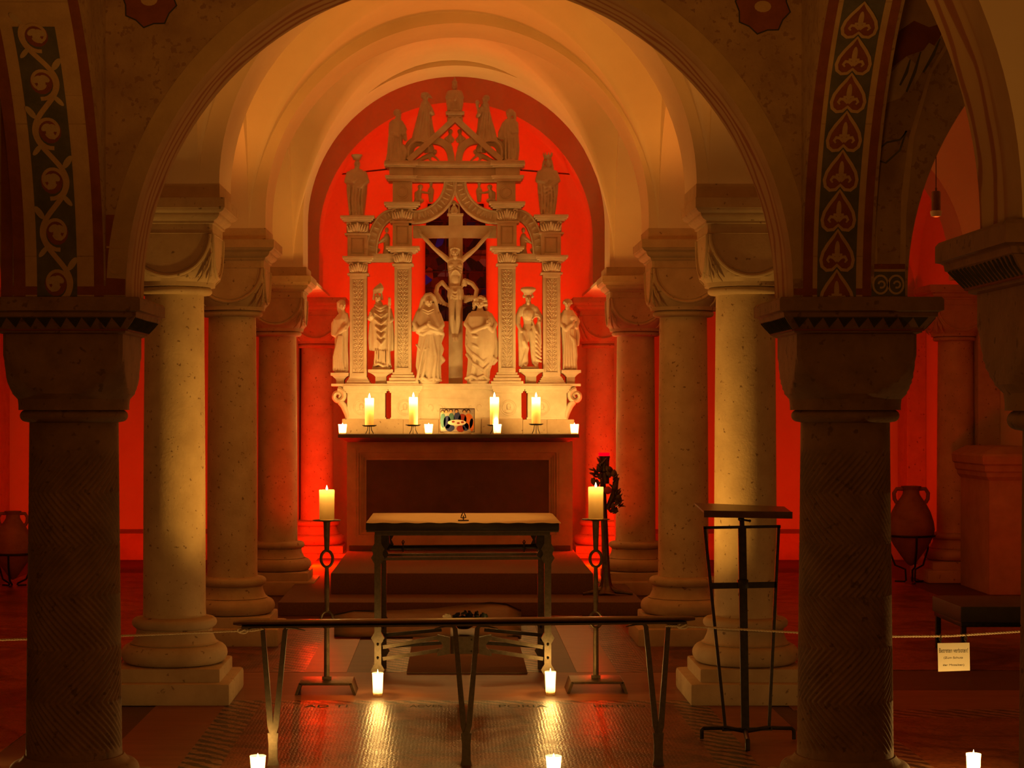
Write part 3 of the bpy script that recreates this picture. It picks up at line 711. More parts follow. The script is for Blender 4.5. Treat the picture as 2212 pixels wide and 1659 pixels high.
# end scrolls
for s, c0 in ((-1, 738), (1, 1236)):
    bm = BM(); pts = []
    for i in range(40):
        a = i/39; th = math.radians(90 + 520*a); r = (15 - 12*a)
        pts.append((rx(c0 + s*6 - s*r*math.cos(th)*-1), RY - .10, rz(855) + r*rk*math.sin(th)))
    tube(bm, pts, [.030 - .014*i/39 for i in range(40)], 8, flat=(1, 3.2))
    tube(bm, [(rx(c0 + s*2), RY-.1, rz(868)), (rx(c0 - s*6), RY-.1, rz(876)), (rx(c0 - s*13), RY-.1, rz(893)), (rx(c0 - s*15), RY-.1, rz(906))], [.030, .034, .03, .02], 8, flat=(1, 3))
    rbox(bm, min(c0, c0-s*18), max(c0, c0-s*18), 834, 843, -.15, .05)
    obj('end_scroll', bm, RM, ret)
# --- pilasters
def relief(bm, x0, x1, y0, y1, yf, seed, amp=.011):
    nx, nz = 24, max(12, int(24*(y1-y0)/(x1-x0)))
    ph = seed*1.7; g = []
    for j in range(nz+1):
        row = []
        for i in range(nx+1):
            u_ = (i/nx)*2-1; v = j/nx
            a = abs(u_); st = math.exp(-(a/.10)**2)
            per = v*2.6 + ph; f = per % 1.0
            leaf = math.sin((a*1.5 + (1-f)*1.0)*9.0)*math.exp(-((a-.45)/.38)**2)
            curl = math.exp(-(((a-.55)**2 + (f-.5)**2*1.2)**.5-.26)**2/.006)
            h = max(0, .55*st + .55*leaf + .7*curl + .5*noise.noise(Vector((a*6, v*9, seed)))) 
            e = min(1, min(1-a, min(j, nz-j)/nx*2)*9)
            row.append(bm.verts.new((rx(x0+(x1-x0)*i/nx), yf - amp*min(h, 1.15)*e, rz(y1+(y0-y1)*j/nz))))
        g.append(row)
    for j in range(nz):
        for i in range(nx): face(bm, [g[j][i], g[j][i+1], g[j+1][i+1], g[j+1][i]])
def capital_bm(bm, x0, x1, y0, y1, f, b, ov):
    """abacus + leafy bell"""
    h = y1 - y0; cx = (x0+x1)/2; a = y0 + h*.30
    rbox(bm, x0-ov, x1+ov, y0, y0+h*.13, f-ov*rk, b, .004); rbox(bm, x0-ov*.75, x1+ov*.75, y0+h*.13, y0+h*.22, f-ov*.75*rk, b, .004); rbox(bm, x0-ov*.45, x1+ov*.45, y0+h*.22, a, f-ov*.4*rk, b, .004)
    rbox(bm, x0+1, x1-1, a, y1-h*.08, f+.012, b)
    rbox(bm, x0-3, x1+3, y1-h*.1, y1, f-.012, b, .004)
    for s in (-1, 1):
        xc = cx + s*(x1-x0)*.36
        tube(bm, [(rx(xc + s*(5-4*t)*math.cos(6*t)), RY+f-.006, rz(a+6 - (5-4*t)*math.sin(6*t))) for t in [i/12 for i in range(13)]], [.011-.005*i/12 for i in range(13)], 6)
        for q in range(4):
            xa = cx + s*(2 + q*(x1-x0)*.11)
            tube(bm, [(rx(cx + s*(3+q*2.5)), RY+f+.008, rz(y1-h*.12)), (rx(xa + s*1), RY+f-.012, rz(a + h*(.34+.04*q))), (rx(xa + s*4), RY+f-.022, rz(a+h*.14+q*1.2))], [.008, .014, .006], 6)
    tube(bm, [(rx(cx), RY+f+.008, rz(y1-h*.12)), (rx(cx), RY+f-.014, rz(a+h*.25)), (rx(cx), RY+f-.026, rz(a+2))], [.010, .017, .009], 6)
def pilaster(x0, x1, ys, yb, base, capy, capov, seed):
    """shaft from ys to yb, base widening by base px"""
    bm = BM(); f = -.11; w = x1-x0
    rbox(bm, x0, x1, ys, yb, f, .10, .004)
    fr = w*.16
    for q in ((x0, x0+fr, ys+6, yb-8), (x1-fr, x1, ys+6, yb-8), (x0, x1, ys, ys+8), (x0, x1, yb-10, yb)): rbox(bm, q[0], q[1], q[2], q[3], f-.016, f+.01, .003)
    p = obj('pilaster', bm, RM, ret)
    bm = BM(); relief(bm, x0+fr+1, x1-fr-1, ys+9, yb-11, RY+f-.001, seed); obj('carved_relief', bm, RM, p, ang=60)
    bm = BM(); h = 831-yb
    for i, (a, o) in enumerate(((0, .25), (.22, .45), (.45, .7), (.72, 1))): rbox(bm, x0-base*o, x1+base*o, yb+h*a, yb+h*(a+.3) if i < 3 else 831, f-base*o*rk*.8, .12, .004)
    obj('pilaster_base', bm, RM, p)
    bm = BM(); capital_bm(bm, x0-2, x1+2, capy, ys, f-.01, .11, capov); obj('capital', bm, RM, p)
pilaster(757, 793, 596, 816, 9, 556, 13, 1); pilaster(853, 889, 575, 805, 16, 535, 16, 2)
pilaster(1076, 1113, 575, 805, 16, 535, 16, 3); pilaster(1172, 1209, 594, 814, 11, 554, 14, 4)
def upper(x0, x1, y0, y1, capy, capov, nm='upper_pilaster'):
    bm = BM(); f = -.10; rbox(bm, x0, x1, y0, y1, f, .10, .004)
    w = x1-x0; fr = w*.17
    for q in ((x0, x0+fr, y0, y1), (x1-fr, x1, y0, y1), (x0, x1, y0, y0+6), (x0, x1, y1-6, y1)): rbox(bm, q[0], q[1], q[2], q[3], f-.012, f+.01, .003)
    rbox(bm, x0+fr+3, x1-fr-3, y0+9, y1-9, f-.006, f+.01, .003)
    p = obj(nm, bm, RM, ret)
    bm = BM(); capital_bm(bm, x0-3, x1+3, capy, y0, f-.01, .11, capov); obj('capital', bm, RM, p)
upper(752, 795, 510, 557, 469, 12); upper(849, 890, 484, 536, 440, 15); upper(1074, 1115, 484, 536, 439, 15); upper(1168, 1210, 508, 555, 467, 13)
for x0, x1 in ((849, 890), (1073, 1113)):
    bm = BM(); rbox(bm, x0, x1, 393, 441, -.09, .09, .004); p = obj('top_pilaster', bm, RM, ret); bm = BM(); cx = (x0+x1)/2
    for r in (13.5, 10.5): tube(bm, [(rx(cx)+r*rk*math.cos(2*PI*i/28), RY-.093, rz(417)+r*rk*math.sin(2*PI*i/28)) for i in range(28)], .007, 6, True)
    obj('roundel', bm, RM, p)
# --- entablature (breaks forward over the pilasters)
bm = BM()
for x0, x1, f in ((842, 1122, -.07), (842, 893, -.11), (1070, 1122, -.11)):
    rbox(bm, x0, x1, 362, 388, f, .11, .003)
    for ya, yb, o in ((351, 355, 10), (355, 361, 11), (361, 365, 6), (382, 385, 9), (385, 389, 7), (389, 394, 3)): rbox(bm, x0-o, x1+o, ya, yb, f-o*rk, .11, .003)
obj('entablature', bm, RM, ret)
# --- pierced arches
def band(pts, w, f, b, nm, ornament=True, js=0):
    f += .0012*js; b += .0012*js
    bm = BM(); n = len(pts); L = []
    for i in range(n):
        a = pts[max(0, i-1)]; c = pts[min(n-1, i+1)]; tx, ty = c[0]-a[0], c[1]-a[1]; l = math.hypot(tx, ty); nx, ny = -ty/l, tx/l
        L.append([(pts[i][0]+nx*w/2*s, pts[i][1]+ny*w/2*s) for s in (-1, 1)])
    rs = []
    for (a, c) in L:
        rs.append([(rx(a[0]), RY+f, rz(a[1])), (rx(c[0]), RY+f, rz(c[1])), (rx(c[0]), RY+b, rz(c[1])), (rx(a[0]), RY+b, rz(a[1]))])
    rings(bm, rs)
    o = obj(nm, bm, RM, ret)
    if ornament:
        bm = BM()
        for s in (-.42, .42): tube(bm, [(rx(p[0]+(l[1][0]-l[0][0])*s), RY+f-.004, rz(p[1]+(l[1][1]-l[0][1])*s)) for p, l in zip(pts, L)], .010, 6)
        tot = n
        for i in range(2, n-2, 2):
            p = pts[i]; l = L[i]; dx, dy = (l[1][0]-l[0][0])/w, (l[1][1]-l[0][1])/w; sg = 1 if (i//2) % 2 else -1
            tube(bm, [(rx(p[0]+dx*sg*(6*math.cos(5*t))*w/30+dy*4*t), RY+f-.004, rz(p[1]+dy*sg*(6*math.cos(5*t))*w/30-dx*4*t)) for t in [k/7 for k in range(8)]], [.009-.004*k/7 for k in range(8)], 5)
        obj('carved_foliage', bm, RM, o)
    return o
for s in (-1, 1):
    q = lambda x: 983 + s*(983-x)
    # hanging ogee: from the inner pilaster capital sweeping up to the middle
    P = [(q(983-14 - 78*math.sin(PI/2*(1-t))**1.0 if False else 893 + 80*math.sin(PI/2*t)), 470 - 78*(1-math.cos(PI/2*t))) for t in [i/24 for i in range(25)]]
    band(P, 29, -.05, .07, 'ogee_band', True, s)
    # quarter arch over the outer bay
    P = [(q(849 - 46*math.cos(PI/2*t)), 549 - 84*math.sin(PI/2*t)) for t in [i/18 for i in range(19)]]
    band(P, 25, -.05, .07, 'quarter_arch')
    bm = BM(); xs = sorted((q(793), q(853))); rbox(bm, xs[0], xs[1], 549, 560, -.06, .09, .004); rbox(bm, xs[0], xs[1], 556, 566, -.04, .08, .004); obj('outer_bay_shelf', bm, RM, ret)
# gable
for s in (-1, 1):
    q = lambda x: 983 + s*(983-x)
    band([(q(983), 257), (q(949), 289), (q(915), 320), (q(882), 348)], 12, -.07 - .002*s, .07 + .002*s, 'gable_rake', False)
    P = [(q(975 - 42*(t**2.2)), 350 - 46*math.sin(PI/2*t)) for t in [i/16 for i in range(17)]]
    band(P, 15, -.04, .06, 'gable_branch', False)
    bm = BM(); pts = [(rx(q(905 - 23*math.cos(th))), RY, rz(331 - 26*math.sin(th))) for th in [PI*i/24*1.15-.5 for i in range(25)]]
    tube(bm, pts, .020, 8, flat=(1, 2.5)); tube(bm, [(p[0], RY-.05, p[2]) for p in pts], .012, 6); obj('gable_scroll', bm, RM, ret)
bm = BM(); rbox(bm, 968, 998, 250, 256, -.06, .06, .004); rbox(bm, 963, 1003, 243, 250, -.09, .09, .008); rbox(bm, 966, 1000, 255, 262, -.05, .05, .004); obj('summit_console', bm, RM, ret)
# consoles that carry the side figures
for x0, x1, y0, y1 in ((717, 755, 806, 831), (797, 850, 799, 831), (1120, 1172, 798, 831), (1211, 1252, 800, 831)):
    bm = BM(); w = (x1-x0); cx = (x0+x1)/2; f = -.15; rs = []
    for hw, y, dp in ((w*.22, 831, .10), (w*.22, y0+15, .11), (w*.30, y0+11, .13), (w*.42, y0+7, .16), (w*.5, y0+6, .18), (w*.5, y0, .18)):
        rs.append([(rx(cx-hw), RY+.05-dp*1.35, rz(y)), (rx(cx+hw), RY+.05-dp*1.35, rz(y)), (rx(cx+hw), RY+.08, rz(y)), (rx(cx-hw), RY+.08, rz(y))])
    rings(bm, rs); obj('console', bm, RM, ret, ang=20)
# iron stays from the retable to the apse wall
for s, xa, ya, xb, yb in ((-1, 838, 364, 720, 378), (1, 1126, 366, 1252, 378)):
    bm = BM(); a = Vector((rx(xa), RY+.05, rz(ya))); b = Vector((X(xb, 1.93), Yd(1.93), Z(yb, 1.93))); tube(bm, [a, b], .008, 6)
    st = obj('iron_stay', bm, M['iron'], ret); 

# ================================================================ CARVED FIGURES
def remesh(bm, name, m, parent, vox, origin=None, smooth=2):
    """fuse overlapping closed shells into one continuous carved surface"""
    me = bpy.data.meshes.new('tmp'); bm.to_mesh(me); bm.free()
    o = bpy.data.objects.new('tmp', me); C.objects.link(o)
    r = o.modifiers.new('r', 'REMESH'); r.mode = 'VOXEL'; r.voxel_size = vox; r.use_smooth_shade = True
    if smooth: s = o.modifiers.new('s', 'SMOOTH'); s.factor = .5; s.iterations = smooth
    dg = bpy.context.evaluated_depsgraph_get(); dg.update()
    new = bpy.data.meshes.new_from_object(o.evaluated_get(dg)); new.name = name
    bpy.data.objects.remove(o); bpy.data.meshes.remove(me)
    for p in new.polygons: p.use_smooth = True
    new.materials.clear(); new.materials.append(m)
    q = bpy.data.objects.new(name, new); C.objects.link(q)
    if parent: q.parent = parent
    return q
class Fig:
    """builds in photo pixels: local x right, z up (metres), y depth; dy in px, negative = towards the camera"""
    def __init__(s, cx, base, d): s.cx, s.base, s.d, s.k, s.bm = cx, base, d, d*U, BM()
    def p(s, px, py, dy=0): return ((px-s.cx)*s.k, dy*s.k, (s.base-py)*s.k)
    def C(s, a, b, r1, r2):
        a, b = [(q[0], q[1], (q[2] if len(q) > 2 else 0)) for q in (a, b)]
        a, b = [(q[0], q[1], q[2] - (1.1 if q[2] < -8.5 else 0)) for q in (a, b)]
        cap(s.bm, s.p(*a), s.p(*b), r1*s.k, r2*s.k)
    def chain(s, pts, rs):
        for i in range(len(pts)-1): s.C(pts[i], pts[i+1], rs[i], rs[i+1])
    def E(s, px, py, dy, rx_, rz_, ry_, rot=0): ell(s.bm, s.p(px, py, dy), (rx_*s.k, ry_*s.k, rz_*s.k), Matrix.Rotation(rot, 3, 'Y'))
    def robe(s, rows, folds=9, A0=.01, A1=.10, tw=0.0, seed=1, dy=0, flat=.62, pw=1.6):
        rows = sorted(rows); rs = []; n = 96; y0, y1 = rows[0][0], rows[-1][0]; m = 60
        rnd = random.Random(seed); ph = [rnd.uniform(0, 6.3) for _ in range(5)]
        for j in range(m+1):
            y = y0 + (y1-y0)*j/m
            for a, b in zip(rows, rows[1:]):
                if y <= b[0] + 1e-6: break
            t = (y-a[0])/(b[0]-a[0]); t = t*t*(3-2*t) if len(rows) < 5 else t
            xl = a[1]+(b[1]-a[1])*t; xr = a[2]+(b[2]-a[2])*t
            da = a[3] if len(a) > 3 else flat; db = b[3] if len(b) > 3 else flat; dr = da+(db-da)*t
            hw = (xr-xl)/2; cx = (xl+xr)/2; v = (y-y0)/(y1-y0); A = 1.45*(A0+(A1-A0)*v**pw); row = []
            for i in range(n):
                th = 2*PI*i/n
                f = 1 + A*(math.sin(folds*th + ph[0] + tw*v*4) + .6*math.sin(folds*1.7*th//1*0 + (folds+4)*th + ph[1] - tw*v*3) + .4*math.sin(3*th + ph[2] + 3*v))*.7
                cs, sn = math.cos(th), math.sin(th)
                ex = math.copysign(abs(cs)**.85, cs); ey = math.copysign(abs(sn)**.85, sn)
                row.append(s.p(cx + hw*ex*(1+(f-1)*.5), y, dy + hw*dr*ey*f*(1.0)))
            rs.append(row)
        rings(s.bm, rs)
    def drape(s, pts, r): s.chain(pts, [r]*len(pts) if not isinstance(r, (list, tuple)) else r)
    def head(s, px, py, dy, w, h, turn=0, tilt=0, beard=False):
        """w,h half sizes; face looks to the camera, turned by 'turn' (x shift of the features)"""
        s.E(px, py, dy, w, h, w*1.08, tilt); t = turn
        s.E(px+t*.5, py+h*.45, dy-w*.25, w*.72, h*.55, w*.8, tilt)                       # jaw
        s.C((px+t, py-h*.08, dy-w*1.02), (px+t*1.1, py+h*.28, dy-w*1.22), w*.17, w*.24)  # nose
        s.C((px+t-w*.5, py-h*.14, dy-w*.86), (px+t+w*.5, py-h*.14, dy-w*.86), w*.2, w*.2)  # brow
        for q in (-1, 1): s.E(px+t+q*w*.38, py+h*.08, dy-w*.9, w*.16, h*.10, w*.14); s.E(px+t*.6+q*w*.5, py+h*.32, dy-w*.66, w*.28, h*.2, w*.22)
        s.C((px+t-w*.22, py+h*.56, dy-w*.98), (px+t+w*.22, py+h*.56, dy-w*.98), w*.14, w*.14)  # mouth
        s.E(px+t, py+h*.88, dy-w*.78, w*.26, h*.16, w*.24)                                # chin
        if beard: s.E(px+t*.8, py+h*1.0, dy-w*.62, w*.6, h*.5, w*.5); s.E(px+t*.9, py+h*1.35, dy-w*.5, w*.35, h*.4, w*.3)
    def hand(s, a, b, r):
        """palm at a, fingers pointing to b: five separate short fingers"""
        a = Vector(a); b = Vector(b); d = b-a; L = d.length; d = d/L; side = Vector((-d.y, d.x, 0)); side = side.normalized() if side.length > .1 else Vector((1, 0, 0))
        s.C(tuple(a), tuple(a + d*L*.35), r*1.0, r*.95)
        for i, (o, l) in enumerate(((-.8, .85), (-.28, 1.0), (.28, .95), (.8, .75))):
            p0 = a + d*L*.4 + side*r*o; s.chain([tuple(p0), tuple(p0 + d*L*.38*l), tuple(p0 + d*L*.62*l + Vector((0, 0, r*.3)))], [r*.30, r*.28, r*.22])
        s.chain([tuple(a + side*r*.8), tuple(a + side*r*1.4 + d*L*.25), tuple(a + side*r*1.2 + d*L*.5)], [r*.32, r*.3, r*.22])
    def foot_slab(s, w, h, dp, y=None): lathe(s.bm, [(w*s.k, 0), (w*s.k, h*s.k*.7), (w*s.k*.93, h*s.k)], (0, 0, 0), 28); 
    def done(s, name, label, cat='statue', group=None, vox=.005, m=None, Y=None, part='figure', smooth=2):
        y = Yd(s.d) if Y is None else Y
        o = remesh(s.bm, name, m or RM, None, vox, smooth=smooth); o.location = (X(s.cx, s.d), y, Z(s.base, s.d)); tag(o, label, cat, group); return o
FG = 'carved figures of the altarpiece'
SD = 1.714
def sx(v): return v
# --- veiled woman, left of the cross
f = Fig(927, 829, SD); f.foot_slab(23, 7, 14)
f.robe([(697, 905, 949), (712, 900, 955), (726, 905, 953), (760, 901, 955), (790, 899, 953), (811, 903, 953), (822, 902, 953)], 9, .02, .16, .4, 4, 0, .62)
f.robe([(655, 914, 940), (668, 907, 944), (684, 902, 950), (700, 897, 956), (714, 897, 958), (722, 903, 954)], 7, .01, .06, .3, 2, 1, .66)
f.head(926, 652, -5, 8.2, 10.2, 1.5, .12); f.C((926, 662, -2), (925, 672, -1), 6, 9)
f.chain([(909, 664, 2), (913, 648, -1), (921, 638, -3), (930, 636, -4), (938, 642, -3), (941, 652, 0), (943, 668, 2), (950, 686, 3), (956, 702, 3)], [5, 5, 4.8, 4.6, 4.6, 4.6, 5, 5, 5])
f.E(926, 645, 3, 13.5, 12, 10); f.chain([(909, 664, 2), (903, 684, 3), (896, 700, 2), (894, 712, 1)], [5, 6, 6, 5])
f.chain([(905, 676, 0), (897, 698, -4), (905, 712, -11), (920, 704, -17)], [7, 7.5, 6.5, 4.5]); f.chain([(947, 680, 0), (954, 702, -4), (944, 712, -11), (930, 704, -17)], [6.5, 7, 6.5, 4.5])
f.hand((921, 703, -18), (930, 694, -19), 2.6); f.hand((929, 704, -19), (926, 693, -20), 2.6)
for a in (668, 673, 679): f.chain([(915, a, -9), (925, a+5, -13), (936, a, -9)], [1.6, 1.8, 1.6])
f.chain([(902, 718, -6), (914, 722, -12), (930, 713, -15), (946, 716, -12), (956, 720, -5)], [4, 4, 4.5, 4.5, 4])
f.chain([(957, 722, -2), (950, 742, -4), (955, 755, -3), (951, 768, -5), (957, 778, -3), (952, 786, -4)], [4, 4, 4.5, 4, 5, 3])
for a, b, c in ((-12, -16, -20), (-3, -6, -10), (6, 6, 4), (14, 16, 14)):
    f.chain([(928+a*.5, 724, -13), (927+b, 770, -15), (924+c, 808, -16), (922+c*1.05, 822, -17)], [1.8, 2.8, 3.4, 3.2])
f.chain([(900, 745, -3), (912, 760, -12), (925, 752, -15)], [2.5, 2.8, 2]); f.chain([(903, 820, -8), (913, 816, -17), (925, 822, -18), (938, 817, -16), (952, 822, -8)], [3, 3.4, 3.6, 3.4, 3])
f.done('carved_woman_statue', 'stone statue of a veiled woman with clasped hands, left of the crucifix', 'statue', FG, .0042)
# --- young man with curls, right of the cross
f = Fig(1033, 829, SD); f.foot_slab(24, 7, 14)
f.robe([(672, 1019, 1056), (684, 1010, 1064), (700, 1008, 1070), (716, 1007, 1073), (745, 1006, 1072), (775, 1012, 1066), (800, 1010, 1058), (822, 1006, 1056)], 8, .02, .14, -.5, 7, 0, .58)
f.head(1037, 656, -4, 8.3, 10.5, -1.2, -.10); f.C((1037, 664, -1), (1037, 674, 0), 6, 9)
rnd = random.Random(5)
for i in range(60):
    a = rnd.uniform(-.4, PI+.4); r = rnd.uniform(8, 13); f.E(1037 + r*math.cos(a)*1.05, 652 - r*.85*math.sin(a) + (4 if math.sin(a) < .2 else 0), rnd.uniform(-6, 6), 3.8, 3.8, 3.8)
for s_ in (-1, 1):
    for i in range(6): f.E(1037 + s_*(12 + (i % 2)*2), 652 + i*3, -2 + i*.8, 3.2, 3, 3.4)
for i in range(7): f.E(1028 + i*3, 645 - (1.8 if 1 < i < 5 else 0), -8, 2.6, 2.8, 2.6)
f.chain([(1017, 682, 0), (1008, 700, -4), (1020, 716, -12), (1046, 706, -17), (1055, 700, -17)], [7, 7, 6, 5, 4]); f.chain([(1058, 682, 0), (1068, 700, -4), (1062, 714, -12), (1056, 706, -17)], [7, 7, 6, 4])
f.hand((1056, 703, -18), (1055, 688, -19), 2.8); f.hand((1053, 706, -19), (1052, 692, -21), 2.6)
for i in range(5): x = 1022+i*7; f.chain([(1030+i*3.2, 678, -9), (x, 700, -13), (x+1, 718, -13)], [1.5, 2.2, 2])
for a, b in ((712, 738), (732, 764), (752, 790), (772, 808)):     # swinging diagonal folds
    f.chain([(1008, a-6, -5), (1022, a+14, -15), (1044, b-8, -15), (1058, b-24, -8)][::1], [3, 3.6, 3.4, 2.4])
f.chain([(1066, 706, -3), (1072, 740, -2), (1072, 768, -2), (1066, 786, -4), (1072, 778, -5), (1064, 772, -5), (1060, 790, -6)], [4.5, 4.5, 4.2, 3.5, 4, 3.5, 2.5])
f.chain([(1006, 818, -7), (1018, 812, -16), (1030, 818, -18), (1044, 812, -15), (1056, 820, -7)], [3.2, 3.4, 3.4, 3.2, 3])
f.done('carved_youth_statue', 'stone statue of a curly haired youth in a swept cloak, right of the crucifix', 'statue', FG, .0042)
# --- bishop
f = Fig(824, 799, SD); f.foot_slab(20, 5, 12)
f.robe([(660, 811, 838), (668, 803, 846), (690, 799, 849), (720, 801, 848), (750, 801, 849), (758, 806, 848)], 8, .02, .10, .2, 3, 2, .55)
f.robe([(735, 811, 842), (765, 810, 843), (785, 808, 844), (795, 806, 846)], 14, .05, .12, 0, 4, 0, .55)
f.head(816, 644, -4, 6.6, 9, .8); f.C((817, 650, -1), (819, 660, 0), 6, 9)
rs = []
for yy, hw, sk in ((634, 9.5, 0), (630, 10.8, .6), (624, 12, 1.4), (619, 9, 2.6), (614, 4.5, 3.8), (611.5, .8, 4.2)): rs.append([f.p(816+sk*1.0+hw*math.cos(th)*1.0, yy - (1.0*math.cos(th))*1.5, -2 + hw*.55*math.sin(th)) for th in [2*PI*i/20 for i in range(20)]])
rings(f.bm, rs)
for s_ in (-1, 1): f.chain([(816+s_*8, 634, 1), (816+s_*9.5, 646, 2)], [2.4, 2.6])
for a, w in ((662, 12), (668, 15)): f.chain([(822-w, a-2, -3), (822, a+4, -13), (822+w, a-2, -3)], [2.6, 3, 2.6])
for a, w in ((682, 14), (697, 12), (712, 11), (726, 9), (740, 8)): f.chain([(823-w, a-6, -10), (824, a+4, -16), (823+w, a-6, -10)], [1.6, 2.6, 1.6])
f.chain([(806, 672, 0), (799, 688, -4), (803, 684, -12)], [6, 5.5, 4]); f.hand((801, 683, -13), (800, 674, -15), 2.6); f.E(801, 684, -14, 4, 4, 3)
f.chain([(842, 674, 0), (846, 690, -5), (842, 694, -12)], [5.5, 5.5, 4]); f.hand((841, 694, -14), (838, 687, -15), 2.6)
f.chain([(841, 690, -16), (840, 740, -15), (838, 793, -14)], [2, 2, 2]); f.chain([(841, 690, -16), (842, 668, -16), (842, 664, -16)], [2, 2, 3.2]); f.E(842, 657, -16, 4, 5, 4); f.E(842, 650, -16, 3.2, 4.5, 3.2); f.C((842, 646, -16), (842, 662, -16), 3.4, 2.6)
f.chain([(802, 700, 0), (800, 730, 0), (801, 754, 0)], [4.5, 5, 4]); f.chain([(846, 700, 0), (848, 740, 0), (848, 754, 0)], [4.5, 4.5, 4])
for i in range(7): f.chain([(811+i*5, 758, -11), (810+i*5.2, 785, -12)], [1.6, 2])
f.chain([(808, 790, -9), (818, 786, -14), (828, 791, -15), (842, 787, -9)], [3, 3.2, 3.2, 3])
f.done('carved_bishop_statue', 'stone statue of a bishop in a pointed mitre holding a staff, between the left pilasters', 'statue', FG, .0042)
# --- soldier in armour
f = Fig(1145, 797, SD); f.foot_slab(20, 5, 12)
f.head(1141, 645, -4, 6.6, 9, 0, 0, True); f.C((1141, 652, -1), (1141, 660, 0), 5.5, 8)
lathe(f.bm, [(9*f.k, 0), (10*f.k, 4*f.k), (16*f.k, 9*f.k), (17*f.k, 12*f.k), (15*f.k, 15*f.k), (9*f.k, 17*f.k)], f.p(1141, 637, -2), 28)
for s_ in (-1, 1): f.E(1141+s_*9.5, 640, 0, 3.2, 4.5, 4)
f.robe([(657, 1130, 1153), (664, 1125, 1157), (676, 1126, 1156), (690, 1130, 1153), (700, 1131, 1151), (712, 1127, 1155), (722, 1126, 1157)], 8, .0, .04, 0, 5, 0, .62); f.E(1141, 678, -7, 12, 14, 8)
f.chain([(1127, 668, 0), (1119, 684, 0), (1119, 700, -3), (1126, 716, -8)], [7.5, 6, 5, 4]); f.chain([(1156, 668, 0), (1166, 684, 0), (1165, 698, -7)], [7.5, 6, 4.5]); f.hand((1166, 697, -8), (1166, 707, -9), 3)
f.chain([(1133, 718, -3), (1132, 750, -6), (1136, 784, -5), (1135, 789, -12)], [9, 8, 5.5, 3.5]); f.chain([(1149, 718, -3), (1152, 750, -4), (1154, 784, -4), (1157, 789, -11)], [9, 8, 5.5, 3.5])
f.chain([(1127, 714, -4), (1131, 738, -12), (1139, 752, -11), (1133, 775, -9), (1128, 788, -6)], [4.5, 5, 4, 5, 5]); f.chain([(1124, 716, -2), (1126, 750, -4), (1126, 788, -3)], [6, 6.5, 6])
for i in range(7): f.chain([(1150, 694+i*11, -8), (1158, 716+i*10, -13), (1168, 736+i*7.5, -8)], [2, 3, 2.6])
f.E(1160, 728, -5, 10, 36, 6, .1); f.chain([(1166, 696, -10), (1168, 740, -10), (1160, 792, -8)], [2, 2, 2]); f.chain([(1158, 760, -9), (1159, 793, -9)], [3, 1.5])
f.chain([(1150, 690, -9), (1156, 684, -10), (1164, 684, -9), (1168, 692, -6)], [1.8]*4)
f.done('carved_soldier_statue', 'stone statue of a soldier in armour and wide hat, between the right pilasters', 'statue', FG, .0042)
# --- outermost figures
f = Fig(737, 806, SD); f.foot_slab(15, 5, 12)
f.robe([(676, 733, 752), (690, 722, 754), (715, 722, 753), (745, 723, 752), (775, 723, 753), (801, 722, 753)], 8, .02, .15, .5, 9, 0, .75)
f.head(740, 660, -3, 7.2, 9.5, 2.5, .1); f.E(738, 655, 2, 9.5, 8.5, 9); f.C((739, 668, 0), (741, 678, 0), 5, 8); f.chain([(731, 655, 0), (732, 668, 3), (735, 676, 4)], [4, 4.5, 4])
f.chain([(733, 684, 0), (722, 700, -4), (720, 722, -6), (726, 726, -8), (742, 712, -13)], [6, 6.5, 5, 4.5, 4]); f.hand((742, 711, -14), (750, 704, -15), 2.6); f.chain([(748, 682, -2), (752, 700, -6), (747, 712, -13)], [5, 5, 3.5])
for i in range(5): f.chain([(722+i*3, 690+i*2, -8), (719+i*3.5, 724, -9)], [1.6, 2.2])
for i in range(5): f.chain([(740-i*2, 726, -13), (738-i*4, 770, -14), (742-i*5, 799, -13)], [1.6, 2.6, 3])
f.E(744, 798, -12, 6, 3.5, 5)
f.done('carved_saint_statue', 'outermost left stone statue of the altarpiece, head bowed, standing on a small console', 'statue', FG, .0042)
f = Fig(1231, 801, SD); f.foot_slab(16, 5, 12)
f.robe([(670, 1216, 1238), (682, 1212, 1243), (712, 1211, 1246), (745, 1214, 1246), (775, 1215, 1245), (797, 1215, 1247)], 8, .02, .14, -.4, 11, 0, .75)
f.head(1226, 656, -3, 7.2, 9, -1.5, -.1, True); f.C((1226, 664, 0), (1226, 672, 0), 5, 8)
for i in range(22): a = PI*i/21; f.E(1226 + 8.8*math.cos(a), 655 - 7.5*math.sin(a), (i*7) % 9 - 3, 2.6, 2.6, 2.6)
f.chain([(1215, 680, 0), (1213, 700, -4), (1222, 712, -12), (1234, 702, -15)], [5.5, 6, 5, 3.5]); f.hand((1234, 702, -15), (1240, 694, -16), 2.6); f.chain([(1238, 680, 0), (1248, 694, -3), (1244, 708, -10)], [5.5, 5, 4]); f.E(1240, 688, -13, 8, 7, 3, .5)
f.chain([(1246, 706, -6), (1249, 725, -6), (1248, 745, -6)], [4, 4, 3])
for i in range(5): f.chain([(1222+i*4, 712, -12), (1220+i*4.5, 750, -14), (1218+i*6, 795, -14)], [1.6, 2.4, 3])
f.chain([(1228, 722, -11), (1240, 736, -14), (1243, 770, -12), (1240, 794, -12)], [3, 4.5, 4.5, 4])
f.done('carved_saint_statue', 'outermost right stone statue of the altarpiece, bearded, holding an open book', 'statue', FG, .0042)
